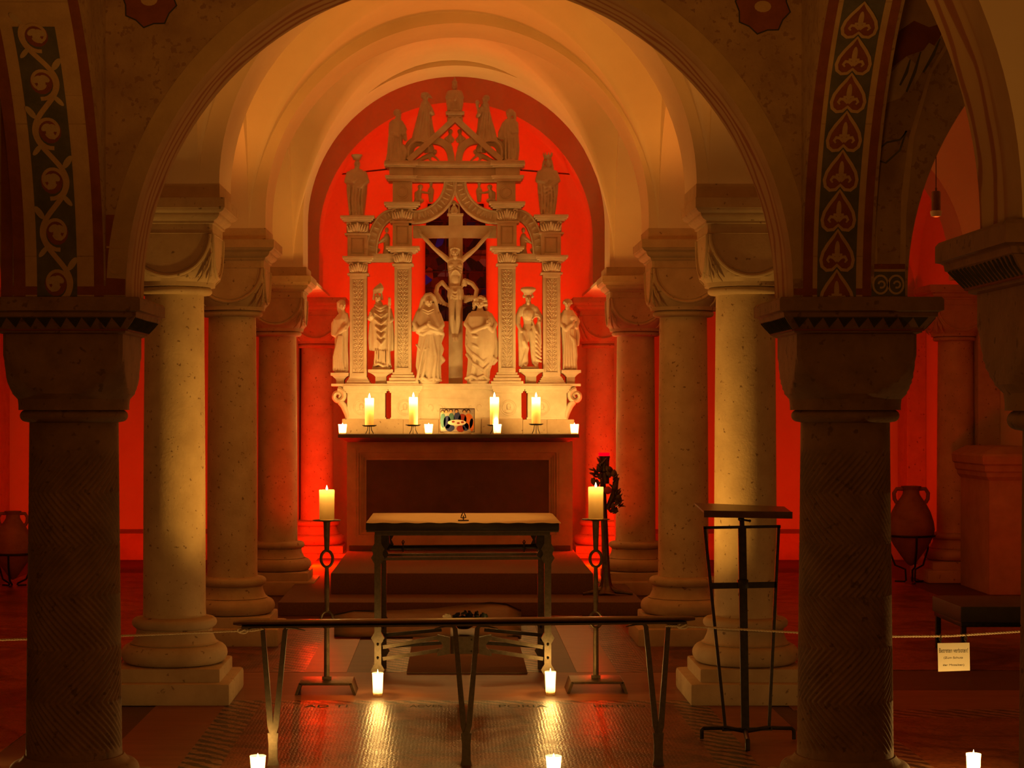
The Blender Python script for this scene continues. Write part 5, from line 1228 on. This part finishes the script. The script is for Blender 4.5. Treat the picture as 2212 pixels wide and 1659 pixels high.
# tall candle stands flanking the table
GS = 'iron candle stands beside the table'
def stand(px, d, lab, yplate, ytop, cw):
    x, y = X(px, d), Yd(d); zp = Z(yplate, d)
    t = thing('candle_stand', lab, 'candle stand', (x, y, 0), GS)
    bm = BM(); w_, dp, h = .158, .13, .072
    box(bm, x-w_*.93, x+w_*.93, y-dp, y+dp, h-.014, h, .003); obj('base_plate', bm, M['bronze'], t)
    for s in (-1, 1):
        bm = BM(); prism(bm, [(x+s*w_*.93, h), (x+s*w_*.84, h-.006), (x+s*w_*.98, .004), (x+s*w_*1.08, .004)], y-dp, y+dp); obj('foot', bm, M['bronze'], t, False)
    z1, z2 = Z(1338, d), Z(1207, d)
    bm = BM(); box(bm, x-.026, x+.026, y-.022, y+.022, h, h+.02, .003)
    tube(bm, [(x, y, h), (x, y, z1-.046)], [.017, .015], 10); obj('pole', bm, M['bronze'], t)
    bm = BM(); tube(bm, [(x, y, z1+.046), (x, y, (z1+z2)/2), (x, y, z2-.046)], [.013, .0155, .012], 10); obj('pole', bm, M['bronze'], t)
    bm = BM(); tube(bm, [(x, y, z2+.046), (x, y, zp-.006)], [.014, .020], 10); obj('pole', bm, M['bronze'], t)
    for zc in (z1, z2): bm = BM(); tube(bm, [(x+.033*math.cos(2*PI*i/28), y, zc+.046*math.sin(2*PI*i/28)) for i in range(28)], .0085, 8, True); obj('ring', bm, M['bronze'], t)
    bm = BM(); lathe(bm, [(.01, zp-.016), (.03, zp-.008), (.075, zp-.005), (.082, zp-.001), (.078, zp), (.002, zp)], (x, y, 0), 36); obj('drip_plate', bm, M['iron'], t)
    side = 'left' if px < 980 else 'right'
    pillar_candle('stand_candle', 'thick glowing candle on the %s iron candle stand' % side, 'thick candles on the iron stands', (x, y, zp+.0005), cw, Z(ytop, d)-zp, .030, 1.7, .22, 32, .97)
stand(706, 1.015, 'iron candle stand with two rings, left of the table', 1123, 1058, .0425)
stand(1287, 1.02, 'iron candle stand with two rings, right of the table', 1121, 1052, .0425)

# ================================================================ RAIL WITH V LEGS
RLd = .806; ry_ = Yd(RLd)
rail = thing('communion_rail', 'long dark hand rail on three forked steel legs across the foreground', 'rail', (X(1005, RLd), ry_, 0))
bm = BM(); xl, xr = X(505, RLd), X(1500, RLd); zl, zr = Z(1346, RLd), Z(1336, RLd)
rs = []
for x, s in ((xl, .3), (xl+.03, .8), (xl+.10, 1), (xr-.10, 1), (xr-.03, .8), (xr, .3)):
    zc = zl + (zr-zl)*(x-xl)/(xr-xl); rs.append([(x, ry_+.045*(.5+.5*s)*math.cos(a), zc + .013*(.4+.6*s)*math.sin(a)) for a in [2*PI*k/16 for k in range(16)]])
rings(bm, rs); obj('hand_rail', bm, M['wood'], rail)
bm = BM(); bar(bm, (xl+.04, ry_-.03, zl-.014), (xr-.04, ry_-.03, zr-.014), .05, .008); obj('under_strip', bm, M['steel'], rail, False)
for cx, lo in ((592, -2), (1007, 0), (1419, 3)):
    bm = BM(); zt_ = zl - .018 + (zr-zl)*(X(cx, RLd)-xl)/(xr-xl); jx, jz = X(cx+lo, RLd), Z(1578, RLd)
    for s in (-1, 1):
        px_ = cx + s*24
        rs = []
        for p, w_ in (((jx, jz-.02), .0135), ((jx + s*.012, jz+.02), .013), ((X(px_, RLd), zt_-.015), .0105), ((X(px_+s*6, RLd), zt_), .011)): rs.append([(p[0]-w_, ry_-.010, p[1]), (p[0]+w_, ry_-.010, p[1]), (p[0]+w_, ry_+.010, p[1]), (p[0]-w_, ry_+.010, p[1])])
        rings(bm, [[(a, b - .0007*s, c) for a, b, c in r_] for r_ in rs])
        tube(bm, [(X(px_+s*3, RLd), ry_-.008, zt_-.004), (X(px_+s*22, RLd), ry_-.010, zt_-.006), (X(px_+s*44, RLd), ry_-.010, zt_-.016)], [.011, .009, .004], 8, flat=(.5, 1))
    rs = [[(jx+a, ry_-.011, z), (jx+b, ry_-.011, z), (jx+b, ry_+.011, z), (jx+a, ry_+.011, z)] for a, b, z in ((-.026, .026, .003), (-.020, .020, .03), (-.0195, .0195, jz-.06), (-.024, .024, jz-.01))]
    rings(bm, rs); obj('forked_leg', bm, M['steel'], rail, False)
# ================================================================ ROPE, SIGN
def rope(nm, label, pts, r=.0052, knots=()):
    bm = BM(); P = []
    for a, b in zip(pts, pts[1:]):
        for k in range(20): P.append(Vector(a).lerp(Vector(b), k/20))
    P.append(Vector(pts[-1])); L = 0; out = [[], []]
    for q in (0, 1):
        L = 0; Q = []
        for i, p in enumerate(P):
            Q.append(p)
        # twisted pair sampled densely
        tot = sum((P[i+1]-P[i]).length for i in range(len(P)-1)); n = int(tot/.0045); S = []
        acc = [0]
        for i in range(len(P)-1): acc.append(acc[-1] + (P[i+1]-P[i]).length)
        j = 0
        for s in range(n+1):
            l = tot*s/n
            while j < len(P)-2 and acc[j+1] < l: j += 1
            p = P[j].lerp(P[j+1], (l-acc[j])/max(1e-9, acc[j+1]-acc[j])); a = l*2*PI/.026 + q*PI
            S.append(p + Vector((0, math.cos(a), math.sin(a)))*r*.5)
        tube(bm, S, r*.62, 6)
    for k in knots:
        k = Vector(k); tube(bm, [k + Vector((.022*math.cos(a*1.0), .006*math.sin(a*2), .011*math.sin(a))) for a in [2*PI*i/16 for i in range(16)]], r*.9, 8, True); cap(bm, k + Vector((-.012, -.006, -.004)), k + Vector((.012, -.006, .006)), r*1.1, r*1.1)
    o = obj(nm, bm, M['rope'], None, origin=pts[0]); return tag(o, label, 'rope', 'barrier ropes')
def R3(px, py, d): return (X(px, d), Yd(d), Z(py, d))
k1 = R3(524, 1362, .803); 
rope('barrier_rope', 'pale cord from the left chevron column to the left end of the rail', [R3(-60, 1384, .80), R3(70, 1380, .80), R3(300, 1372, .80), k1, R3(548, 1362, .800), R3(569, 1358, .801)], knots=[k1])
k2 = R3(1474, 1352, .803)
rope('barrier_rope', 'pale cord from the right end of the rail past the hanging sign', [R3(1438, 1352, .801), k2, R3(1560, 1357, .803), R3(1735, 1367, .803), R3(1930, 1375, .803), R3(2050, 1374, .803), R3(2240, 1362, .803)], knots=[k2])
SDp = .803
t = thing('hanging_sign', 'small cream sign with black lettering hanging from the cord at the right', 'sign', R3(2060, 1450, SDp))
bm = BM(); y = Yd(SDp) - .004; A = [(2024.5, 1389), (2093.5, 1388), (2094.5, 1448), (2026, 1450.5)]
prism(bm, [(X(a, SDp), Z(b, SDp)) for a, b in A], y-.002, y+.001); bd = obj('board', bm, M['card'], t, False)
for px in (2031.5, 2086):
    bm = BM(); yy = Yd(SDp)
    for k in range(3):
        c = Vector(R3(px, 1391 - 6*k, SDp)); ax = Vector((1, 0, 0)) if k % 2 == 0 else Vector((0, 1, 0))
        tube(bm, [c + ax*.006*math.cos(a) + Vector((0, 0, .010))*math.sin(a) for a in [2*PI*i/14 for i in range(14)]], .0017, 6, True)
    c = Vector(R3(px, 1374.5, SDp)); tube(bm, [c + Vector((0, .009*math.cos(a), .010*math.sin(a))) for a in [2*PI*i/14 for i in range(14)]], .0017, 6, True)
    obj('chain', bm, M['steel'], t)
def letters(nm, s, loc, w_, h_, m, parent, rot):
    cu = bpy.data.curves.new(nm, 'FONT'); cu.body = s; cu.align_x = 'CENTER'; cu.align_y = 'CENTER'; cu.extrude = .0002
    o = bpy.data.objects.new(nm, cu); C.objects.link(o); bpy.context.view_layer.update()
    me = bpy.data.meshes.new_from_object(o.evaluated_get(bpy.context.evaluated_depsgraph_get())); bpy.data.objects.remove(o)
    xs = [v.co.x for v in me.vertices]; ys = [v.co.y for v in me.vertices]; ex = max(xs)-min(xs); ey = max(ys)-min(ys)
    for v in me.vertices: v.co.x = (v.co.x - (min(xs)+max(xs))/2)*w_/ex; v.co.y = (v.co.y - (min(ys)+max(ys))/2)*h_/ey
    me.materials.clear(); me.materials.append(m); o = bpy.data.objects.new(nm, me); C.objects.link(o); o.parent = parent
    o.location = Vector(loc) - wloc(parent); o.rotation_euler = rot; return o
def text(nm, s, px, py, d, hpx, wpx, m, parent, y, rot):
    return letters(nm, s, (X(px, d), y, Z(py, d)), wpx*d*U, hpx*d*U, m, parent, rot)
text('lettering', 'Betreten verboten!', 2059, 1404.5, SDp, 9.5, 62, M['ink'], bd, y-.0026, (PI/2, -.012, 0))
text('lettering', '(Zum Schutz', 2058.5, 1421, SDp, 5.6, 41, M['ink'], bd, y-.0026, (PI/2, -.012, 0))
text('lettering', 'der Mosaiken)', 2059, 1436.5, SDp, 5.6, 46, M['ink'], bd, y-.0026, (PI/2, -.012, 0))
# lettering laid in the floor mosaic in front of the table
for s_, px, wpx in (('AD TI', 705, 92), ('ACVES', 920, 70), ('PORIA', 1130, 105), ('HINTEFIO', 1338, 110)):
    letters('mosaic_lettering', s_, (X(px, .966), Yd(.966), .0045), wpx*.966*U, .085, M['p_dark'], fl, (0, 0, 0))

# ================================================================ LECTERN
LD = .862; ly = Yd(LD)
t = thing('lectern', 'black iron book lectern on a tripod foot beside the right front column', 'lectern', (X(1606, LD), ly, 0))
I_ = M['iron']
def lb(nm, pts, w_, t_=.010, dy=0): 
    bm = BM(); 
    for a, b in zip(pts, pts[1:]): bar(bm, (X(a[0], LD), ly+dy, Z(a[1], LD)), (X(b[0], LD), ly+dy, Z(b[1], LD)), t_, w_*LD*U, (1, 0, 0))
    return obj(nm, bm, I_, t, False)
lb('pole', [(1603, 1137), (1610, 1582)], 17, .014); lb('pole_cap', [(1602, 1112), (1603, 1140)], 10, .012)
lb('side_bar', [(1522, 1139), (1567, 1575)], 6.5); lb('side_bar', [(1682, 1137), (1661, 1575)], 6.5)
lb('top_bar', [(1519, 1140), (1686, 1137)], 6); lb('cross_bar', [(1538, 1265.5), (1677, 1263)], 13)
lb('bottom_bar', [(1560, 1576), (1668, 1574)], 7)
bm = BM(); x0, z0 = X(1604.5, LD), Z(1259, LD); box(bm, x0-.025, x0+.025, ly-.014, ly+.014, z0-.026, z0+.016, .003); obj('clamp', bm, I_, t)
bm = BM(); z0 = Z(1121, LD); x0 = X(1602, LD); tube(bm, [(x0-.012, ly-.02, z0), (x0+.034, ly-.02, z0-.008)], .005, 8); ell(bm, (x0-.012, ly-.02, z0), (.009, .009, .009)); ell(bm, (x0+.036, ly-.02, z0-.008), (.007, .007, .007)); obj('thumb_screw', bm, I_, t)
# tilted book board: seen from below its near edge is low at the front
bm = BM(); A = [Vector(R3(1500, 1090, .90)), Vector(R3(1694, 1098, .90)), Vector(R3(1711, 1111, .842)), Vector(R3(1520, 1108, .842))]
nn = (A[1]-A[0]).cross(A[3]-A[0]).normalized()*.009
rings(bm, [[a for a in A], [a - nn for a in A]]); obj('book_board', bm, M['wood'], t, False)
bm = BM(); bar(bm, A[3] + Vector((0, -.004, -.004)), A[2] + Vector((0, -.004, -.004)), .012, .032); obj('book_ledge', bm, M['wood'], t, False)
# tripod foot: two side arms turned down at the ends, one to the front
for pts in (([(1610, 1580, .862), (1572, 1572, .862), (1520, 1573, .868), (1516, 1577, .868), (1516, 1596, .868)]), ([(1610, 1580, .862), (1655, 1572, .862), (1710, 1573, .866), (1715, 1578, .866), (1715, 1597, .866)])):
    bm = BM(); tube(bm, [R3(*p) for p in pts], .010, 8); obj('foot', bm, I_, t)
bm = BM(); tube(bm, [R3(1610, 1578, .862), R3(1613, 1592, .85), R3(1615, 1600, .842), (X(1615, .840), Yd(.840), .004)], .012, 8); obj('foot', bm, I_, t)

# ================================================================ SANCTUARY LAMP
SL = 1.445; sy = Yd(SL); z0 = 41*U; x0 = X(1310, SL)
t = thing('sanctuary_lamp', 'dark bronze tree shaped stand with a ruby glass light, on the lower step', 'lamp', (x0, sy, z0))
bm = BM(); H = Z(1040, SL); rs = []
for k in range(31):
    v = k/30; z = z0 + .02 + (H-z0)*v; rad = (.031 - .010*v + .05*math.exp(-v*22)); xx = X(1310 - 2*v*4, SL)
    rs.append([(xx + rad*(1+.14*math.sin(5*a+v*3)+.08*math.sin(9*a))*math.cos(a), sy + rad*(1+.14*math.sin(5*a+v*3))*math.sin(a), z) for a in [2*PI*i/28 for i in range(28)]])
rings(bm, rs); obj('trunk', bm, M['bronze'], t)
for ex, ey, dd in ((1259, 1288, SL-.004), (1367, 1286, SL-.004), (1300, 1280, SL+.02)):
    bm = BM(); tube(bm, [(x0, sy, z0+.06), (x0*.6+X(ex, dd)*.4, sy*.6+Yd(dd)*.4, z0+.032), (X(ex, dd), Yd(dd), z0+.013)], [.030, .022, .011], 10); obj('root_foot', bm, M['bronze'], t)
bm = BM()
for px, py, q in ((1327, 1040, .5), (1331, 1062, -.2), (1334, 1085, .9), (1290, 1025, -.5), (1286, 1052, .2), (1325, 1098, .3), (1318, 1022, .0), (1297, 1010, .1)):
    
    for k in range(9):
        rr_ = random.Random(px*7 + k); a = Vector(R3(px + rr_.uniform(-5, 5), py + rr_.uniform(-12, 12), SL - .004 + rr_.uniform(-.003, .003)))
        th_ = q + rr_.uniform(-.9, .9); b_ = a + Vector((math.sin(th_), rr_.uniform(-.3, .3), math.cos(th_)))*.055
        tube(bm, [a, a.lerp(b_, .35), a.lerp(b_, .7), b_], [.008, .020, .015, .002], 8, flat=(.45, 1))
tube(bm, [R3(1308, 1045, SL), R3(1306, 1018, SL)], [.030, .036], 12); tube(bm, [R3(1312, 1100, SL), R3(1326, 1070, SL-.002), R3(1331, 1035, SL-.002), R3(1330, 1026, SL-.002)], [.02, .03, .022, .01], 10)
obj('bronze_leaf', bm, M['bronze'], t)
bm = BM(); ell(bm, R3(1313, 1059, SL-.012), (.032, .014, .032)); o = obj('enamel_boss', bm, gen('red_enamel', (.45,.05,.03), (.5,.07,.04), 20, .3, bstr=0), t); o['label'] = 'small round red boss'
bm = BM(); xg = X(1305, SL); lathe(bm, [(.030, Z(1022, SL)), (.042, Z(1018, SL)), (.040, Z(1000, SL)), (.047, Z(985, SL))], (xg, sy, 0), 28, cap1=False); obj('lamp_cup', bm, M['bronze'], t)
m = waxmat('ruby_lamp_glass', (.75, .02, .20), .8)
bm = BM(); lathe(bm, [(.038, Z(1002, SL)), (.044, Z(980, SL)), (.048, Z(978, SL)), (.044, Z(979, SL)), (.040, Z(982, SL)), (.034, Z(1000, SL))], (xg, sy, 0), 28, cap1=False, cap0=False); obj('ruby_glass', bm, m, t)
bm = BM(); lathe(bm, [(.036, Z(1001, SL)), (.038, Z(996, SL)), (.034, Z(991, SL)), (.002, Z(990, SL))], (xg, sy, 0), 20); o = obj('glow', bm, M['redflame'], t); o['label'] = 'glowing ruby light'
l = light_in(t, 0, 1.2, .008, (1, .05, .22)); l.location = Vector((xg, sy, Z(986, SL))) - t.location

# ================================================================ JARS
def amphora(px, d, ytop, ybot, wpx, label):
    x, y = X(px, d), Yd(d); zt_, zb_ = Z(ytop, d), Z(ybot, d); H = zt_-zb_; r = wpx*d*U/2
    t = thing('amphora', label, 'jar', (x, y, 0), 'ancient clay jars on iron stands')
    bm = BM(); pr = [(.03, 0), (.16, .02), (.42, .12), (.75, .26), (.95, .38), (1, .46), (.95, .56), (.82, .68), (.64, .78), (.44, .86), (.36, .90), (.34, .95), (.40, .98), (.44, 1.0), (.36, 1.0), (.28, .97)]
    lathe(bm, [(a*r, zb_ + b*H) for a, b in pr], (x, y, 0), 48); obj('body', bm, M['terra'], t)
    for s in (-1, 1):
        bm = BM(); tube(bm, [(x+s*.36*r, y, zb_+.965*H), (x+s*.62*r, y, zb_+.965*H), (x+s*.74*r, y, zb_+.91*H), (x+s*.72*r, y, zb_+.84*H), (x+s*.62*r, y, zb_+.79*H)], r*.085, 10); obj('handle', bm, M['terra'], t)
    st = thing('jar_stand', 'black iron ring stand holding the clay jar ' + ('by the right wall' if px > 980 else 'at the left edge'), 'stand', (x, y, 0), 'iron stands for the jars')
    zr_ = zb_ + .38*H; bm = BM(); tube(bm, [(x+r*1.0*math.cos(2*PI*i/40), y+r*1.0*math.sin(2*PI*i/40), zr_) for i in range(40)], .010, 8, True); obj('ring', bm, M['iron'], st)
    for k in range(3):
        a = PI*.5 + 2*PI*k/3 + PI; c, s = math.cos(a), math.sin(a); bm = BM()
        tube(bm, [(x+r*1.02*c, y+r*1.02*s, zr_), (x+r*.98*c, y+r*.98*s, zb_+.2*H), (x+r*.7*c, y+r*.7*s, zb_-.0), (x+r*.25*c, y+r*.25*s, zb_-.035), (x+r*.22*c, y+r*.22*s, .02), (x+r*.30*c, y+r*.30*s, .009), (x+r*.7*c, y+r*.7*s, .009)], .009, 8); obj('leg', bm, M['iron'], st)
amphora(1968, 1.655, 1050, 1222, 100, 'tall clay jar with two handles by the right wall')
amphora(28, 1.62, 1104, 1252, 84, 'tall clay jar with two handles at the left edge of the photo')

# ================================================================ STONE BLOCK AND BENCH ON THE RIGHT
BD0 = 1.547; y0, y1 = Yd(BD0), Yd(1.635); xb0, xb1 = X(2137, BD0), 1958*U
t = thing('stone_pedestal', 'red-lit stone block with a moulded top at the right edge, behind the bench', 'pedestal', ((xb0+xb1)/2, (y0+y1)/2, 0))
bm = BM(); box(bm, xb0, xb1, y0, y1, 0, Z(1036, BD0), .008); obj('body', bm, M['altarstone'], t)
bm = BM(); rs = []
for o_, py in ((.004, 1038), (.03, 1030), (.035, 1022), (.05, 1018), (.055, 1006), (.075, 1002), (.082, 986), (.07, 981), (-.05, 966)): rs.append([(xb0-o_, y0-o_, Z(py, BD0)), (xb1, y0-o_, Z(py, BD0)), (xb1, y1, Z(py, BD0)), (xb0-o_, y1, Z(py, BD0))])
rings(bm, rs); obj('moulded_top', bm, M['altarstone'], t, ang=25)
bx0, bx1, by0, by1 = X(2044, 1.17), 1.27 + 2.9, Yd(1.137), Yd(1.205)
t = thing('bench', 'low bench with a dark padded seat and thin black legs at the right edge', 'bench', ((bx0+bx1)/2, (by0+by1)/2, 0))
zs = Z(1346, 1.137)
bm = BM(); box(bm, bx0, bx1, by0, by1, zs, zs+.105, .014); obj('seat_pad', bm, M['leather'], t)
bm = BM(); box(bm, bx0+.01, bx1-.01, by0+.02, by1-.02, zs-.028, zs, .003); obj('seat_frame', bm, M['iron'], t)
for x in (bx0+.03, bx1-.04):
    for y in (by0+.045, by1-.045): bm = BM(); box(bm, x-.016, x+.016, y-.016, y+.016, .003, zs-.02, .002); obj('leg', bm, M['iron'], t)
# hanging lamp in the right aisle
HD = 1.05; x, y = X(2022, HD), Yd(HD)
t = thing('pendant_lamp', 'small cylinder lamp with a frosted glass hanging in the right aisle', 'lamp', (x, y, Z(413, HD)))
zc = Z(413, HD); z1, z2 = Z(455, HD), Z(469, HD)
bm = BM(); lathe(bm, [(.026, z1), (.026, zc-.006), (.022, zc), (.006, zc+.002), (.006, zc+.02)], (x, y, 0), 28); obj('body', bm, M['brown'], t)
bm = BM(); lathe(bm, [(.012, z2), (.028, z2+.005), (.034, z1-.012), (.034, z1-.003), (.026, z1)], (x, y, 0), 28); obj('glass', bm, M['lampglass'], t)
bm = BM(); tube(bm, [(x, y, zc+.018), (x, y, hz(930))], .0025, 6); obj('cable', bm, M['ink'], t)
# ================================================================ RUG, FLOWERS, PAPERS
bm = BM(); box(bm, -110*U, 173*U, Yd(1.083), Yd(1.375), .0045, .014, .003); o = obj('rug', bm, M['carpet'], None, origin=(30*U, Yd(1.2), .0045)); tag(o, 'brown felt runner on the floor under the altar table', 'rug')
bm = BM(); fd = 1.30; A = [(722, 1327, 1.30), (765, 1318, 1.31), (865, 1318, 1.31), (940, 1314, 1.32), (1010, 1305, 1.335), (1060, 1300, 1.345), (1095, 1304, 1.345), (1126, 1318, 1.33)]
g = []
for i, p in enumerate(A):
    a = Vector(R3(*p)); b = Vector((X(p[0], 1.25), Yd(1.25), .016)); g.append([bm.verts.new(a.lerp(b, k/6) + Vector((0, 0, .012*math.sin(k*1.1+i)*(0 < k < 6)))) for k in range(7)])
for i in range(len(A)-1):
    for k in range(6): face(bm, [g[i][k], g[i+1][k], g[i+1][k+1], g[i][k+1]])
bmesh.ops.solidify(bm, geom=list(bm.faces), thickness=.006)
o = obj('crumpled_cloth', bm, M['altarstone'], None, ang=80, origin=(X(930, 1.3), Yd(1.28), .016)); tag(o, 'dull beige cloth heaped on the floor behind the table legs', 'cloth')
FD = 1.12
bowl = thing('bowl', 'shallow dark bowl on the middle box of the table stretchers', 'bowl', R3(1008, 1366, dm))
zb_ = Z(1366, dm); xb, yb = X(1002, dm), Yd(dm)+.08; zb_ += .02
bm = BM(); lathe(bm, [(.03, zb_-.008), (.06, zb_+.01), (.085, zb_+.04), (.092, zb_+.055), (.084, zb_+.053), (.05, zb_+.02)], (xb, yb, 0), 28); obj('body', bm, M['bronze'], bowl)
t = thing('flower_bunch', 'dark leafy bunch with one pale bloom lying in the bowl under the table', 'flowers', (xb, yb, zb_+.03))
rnd = random.Random(2)
bm = BM()
for i in range(46):
    a = rnd.uniform(0, 6.28); r = rnd.uniform(0, .10); ell(bm, (xb+.035+r*math.cos(a), yb+.5*r*math.sin(a), zb_+.035+rnd.uniform(0, .05)), (.022, .006, .014), Matrix.Rotation(rnd.uniform(0, 3), 3, 'Y') @ Matrix.Rotation(rnd.uniform(-1, 1), 3, 'X'), 1)
obj('foliage', bm, M['leaf'], t)
bm = BM()
for i in range(14):
    a = 2*PI*i/7 + (i//7)*.4; r = .018 if i < 7 else .009; ell(bm, (xb-.095+r*math.cos(a), yb-.03, zb_+.062+r*.8*math.sin(a)), (.015, .010, .012), None, 1)
obj('bloom', bm, M['petal'], t)
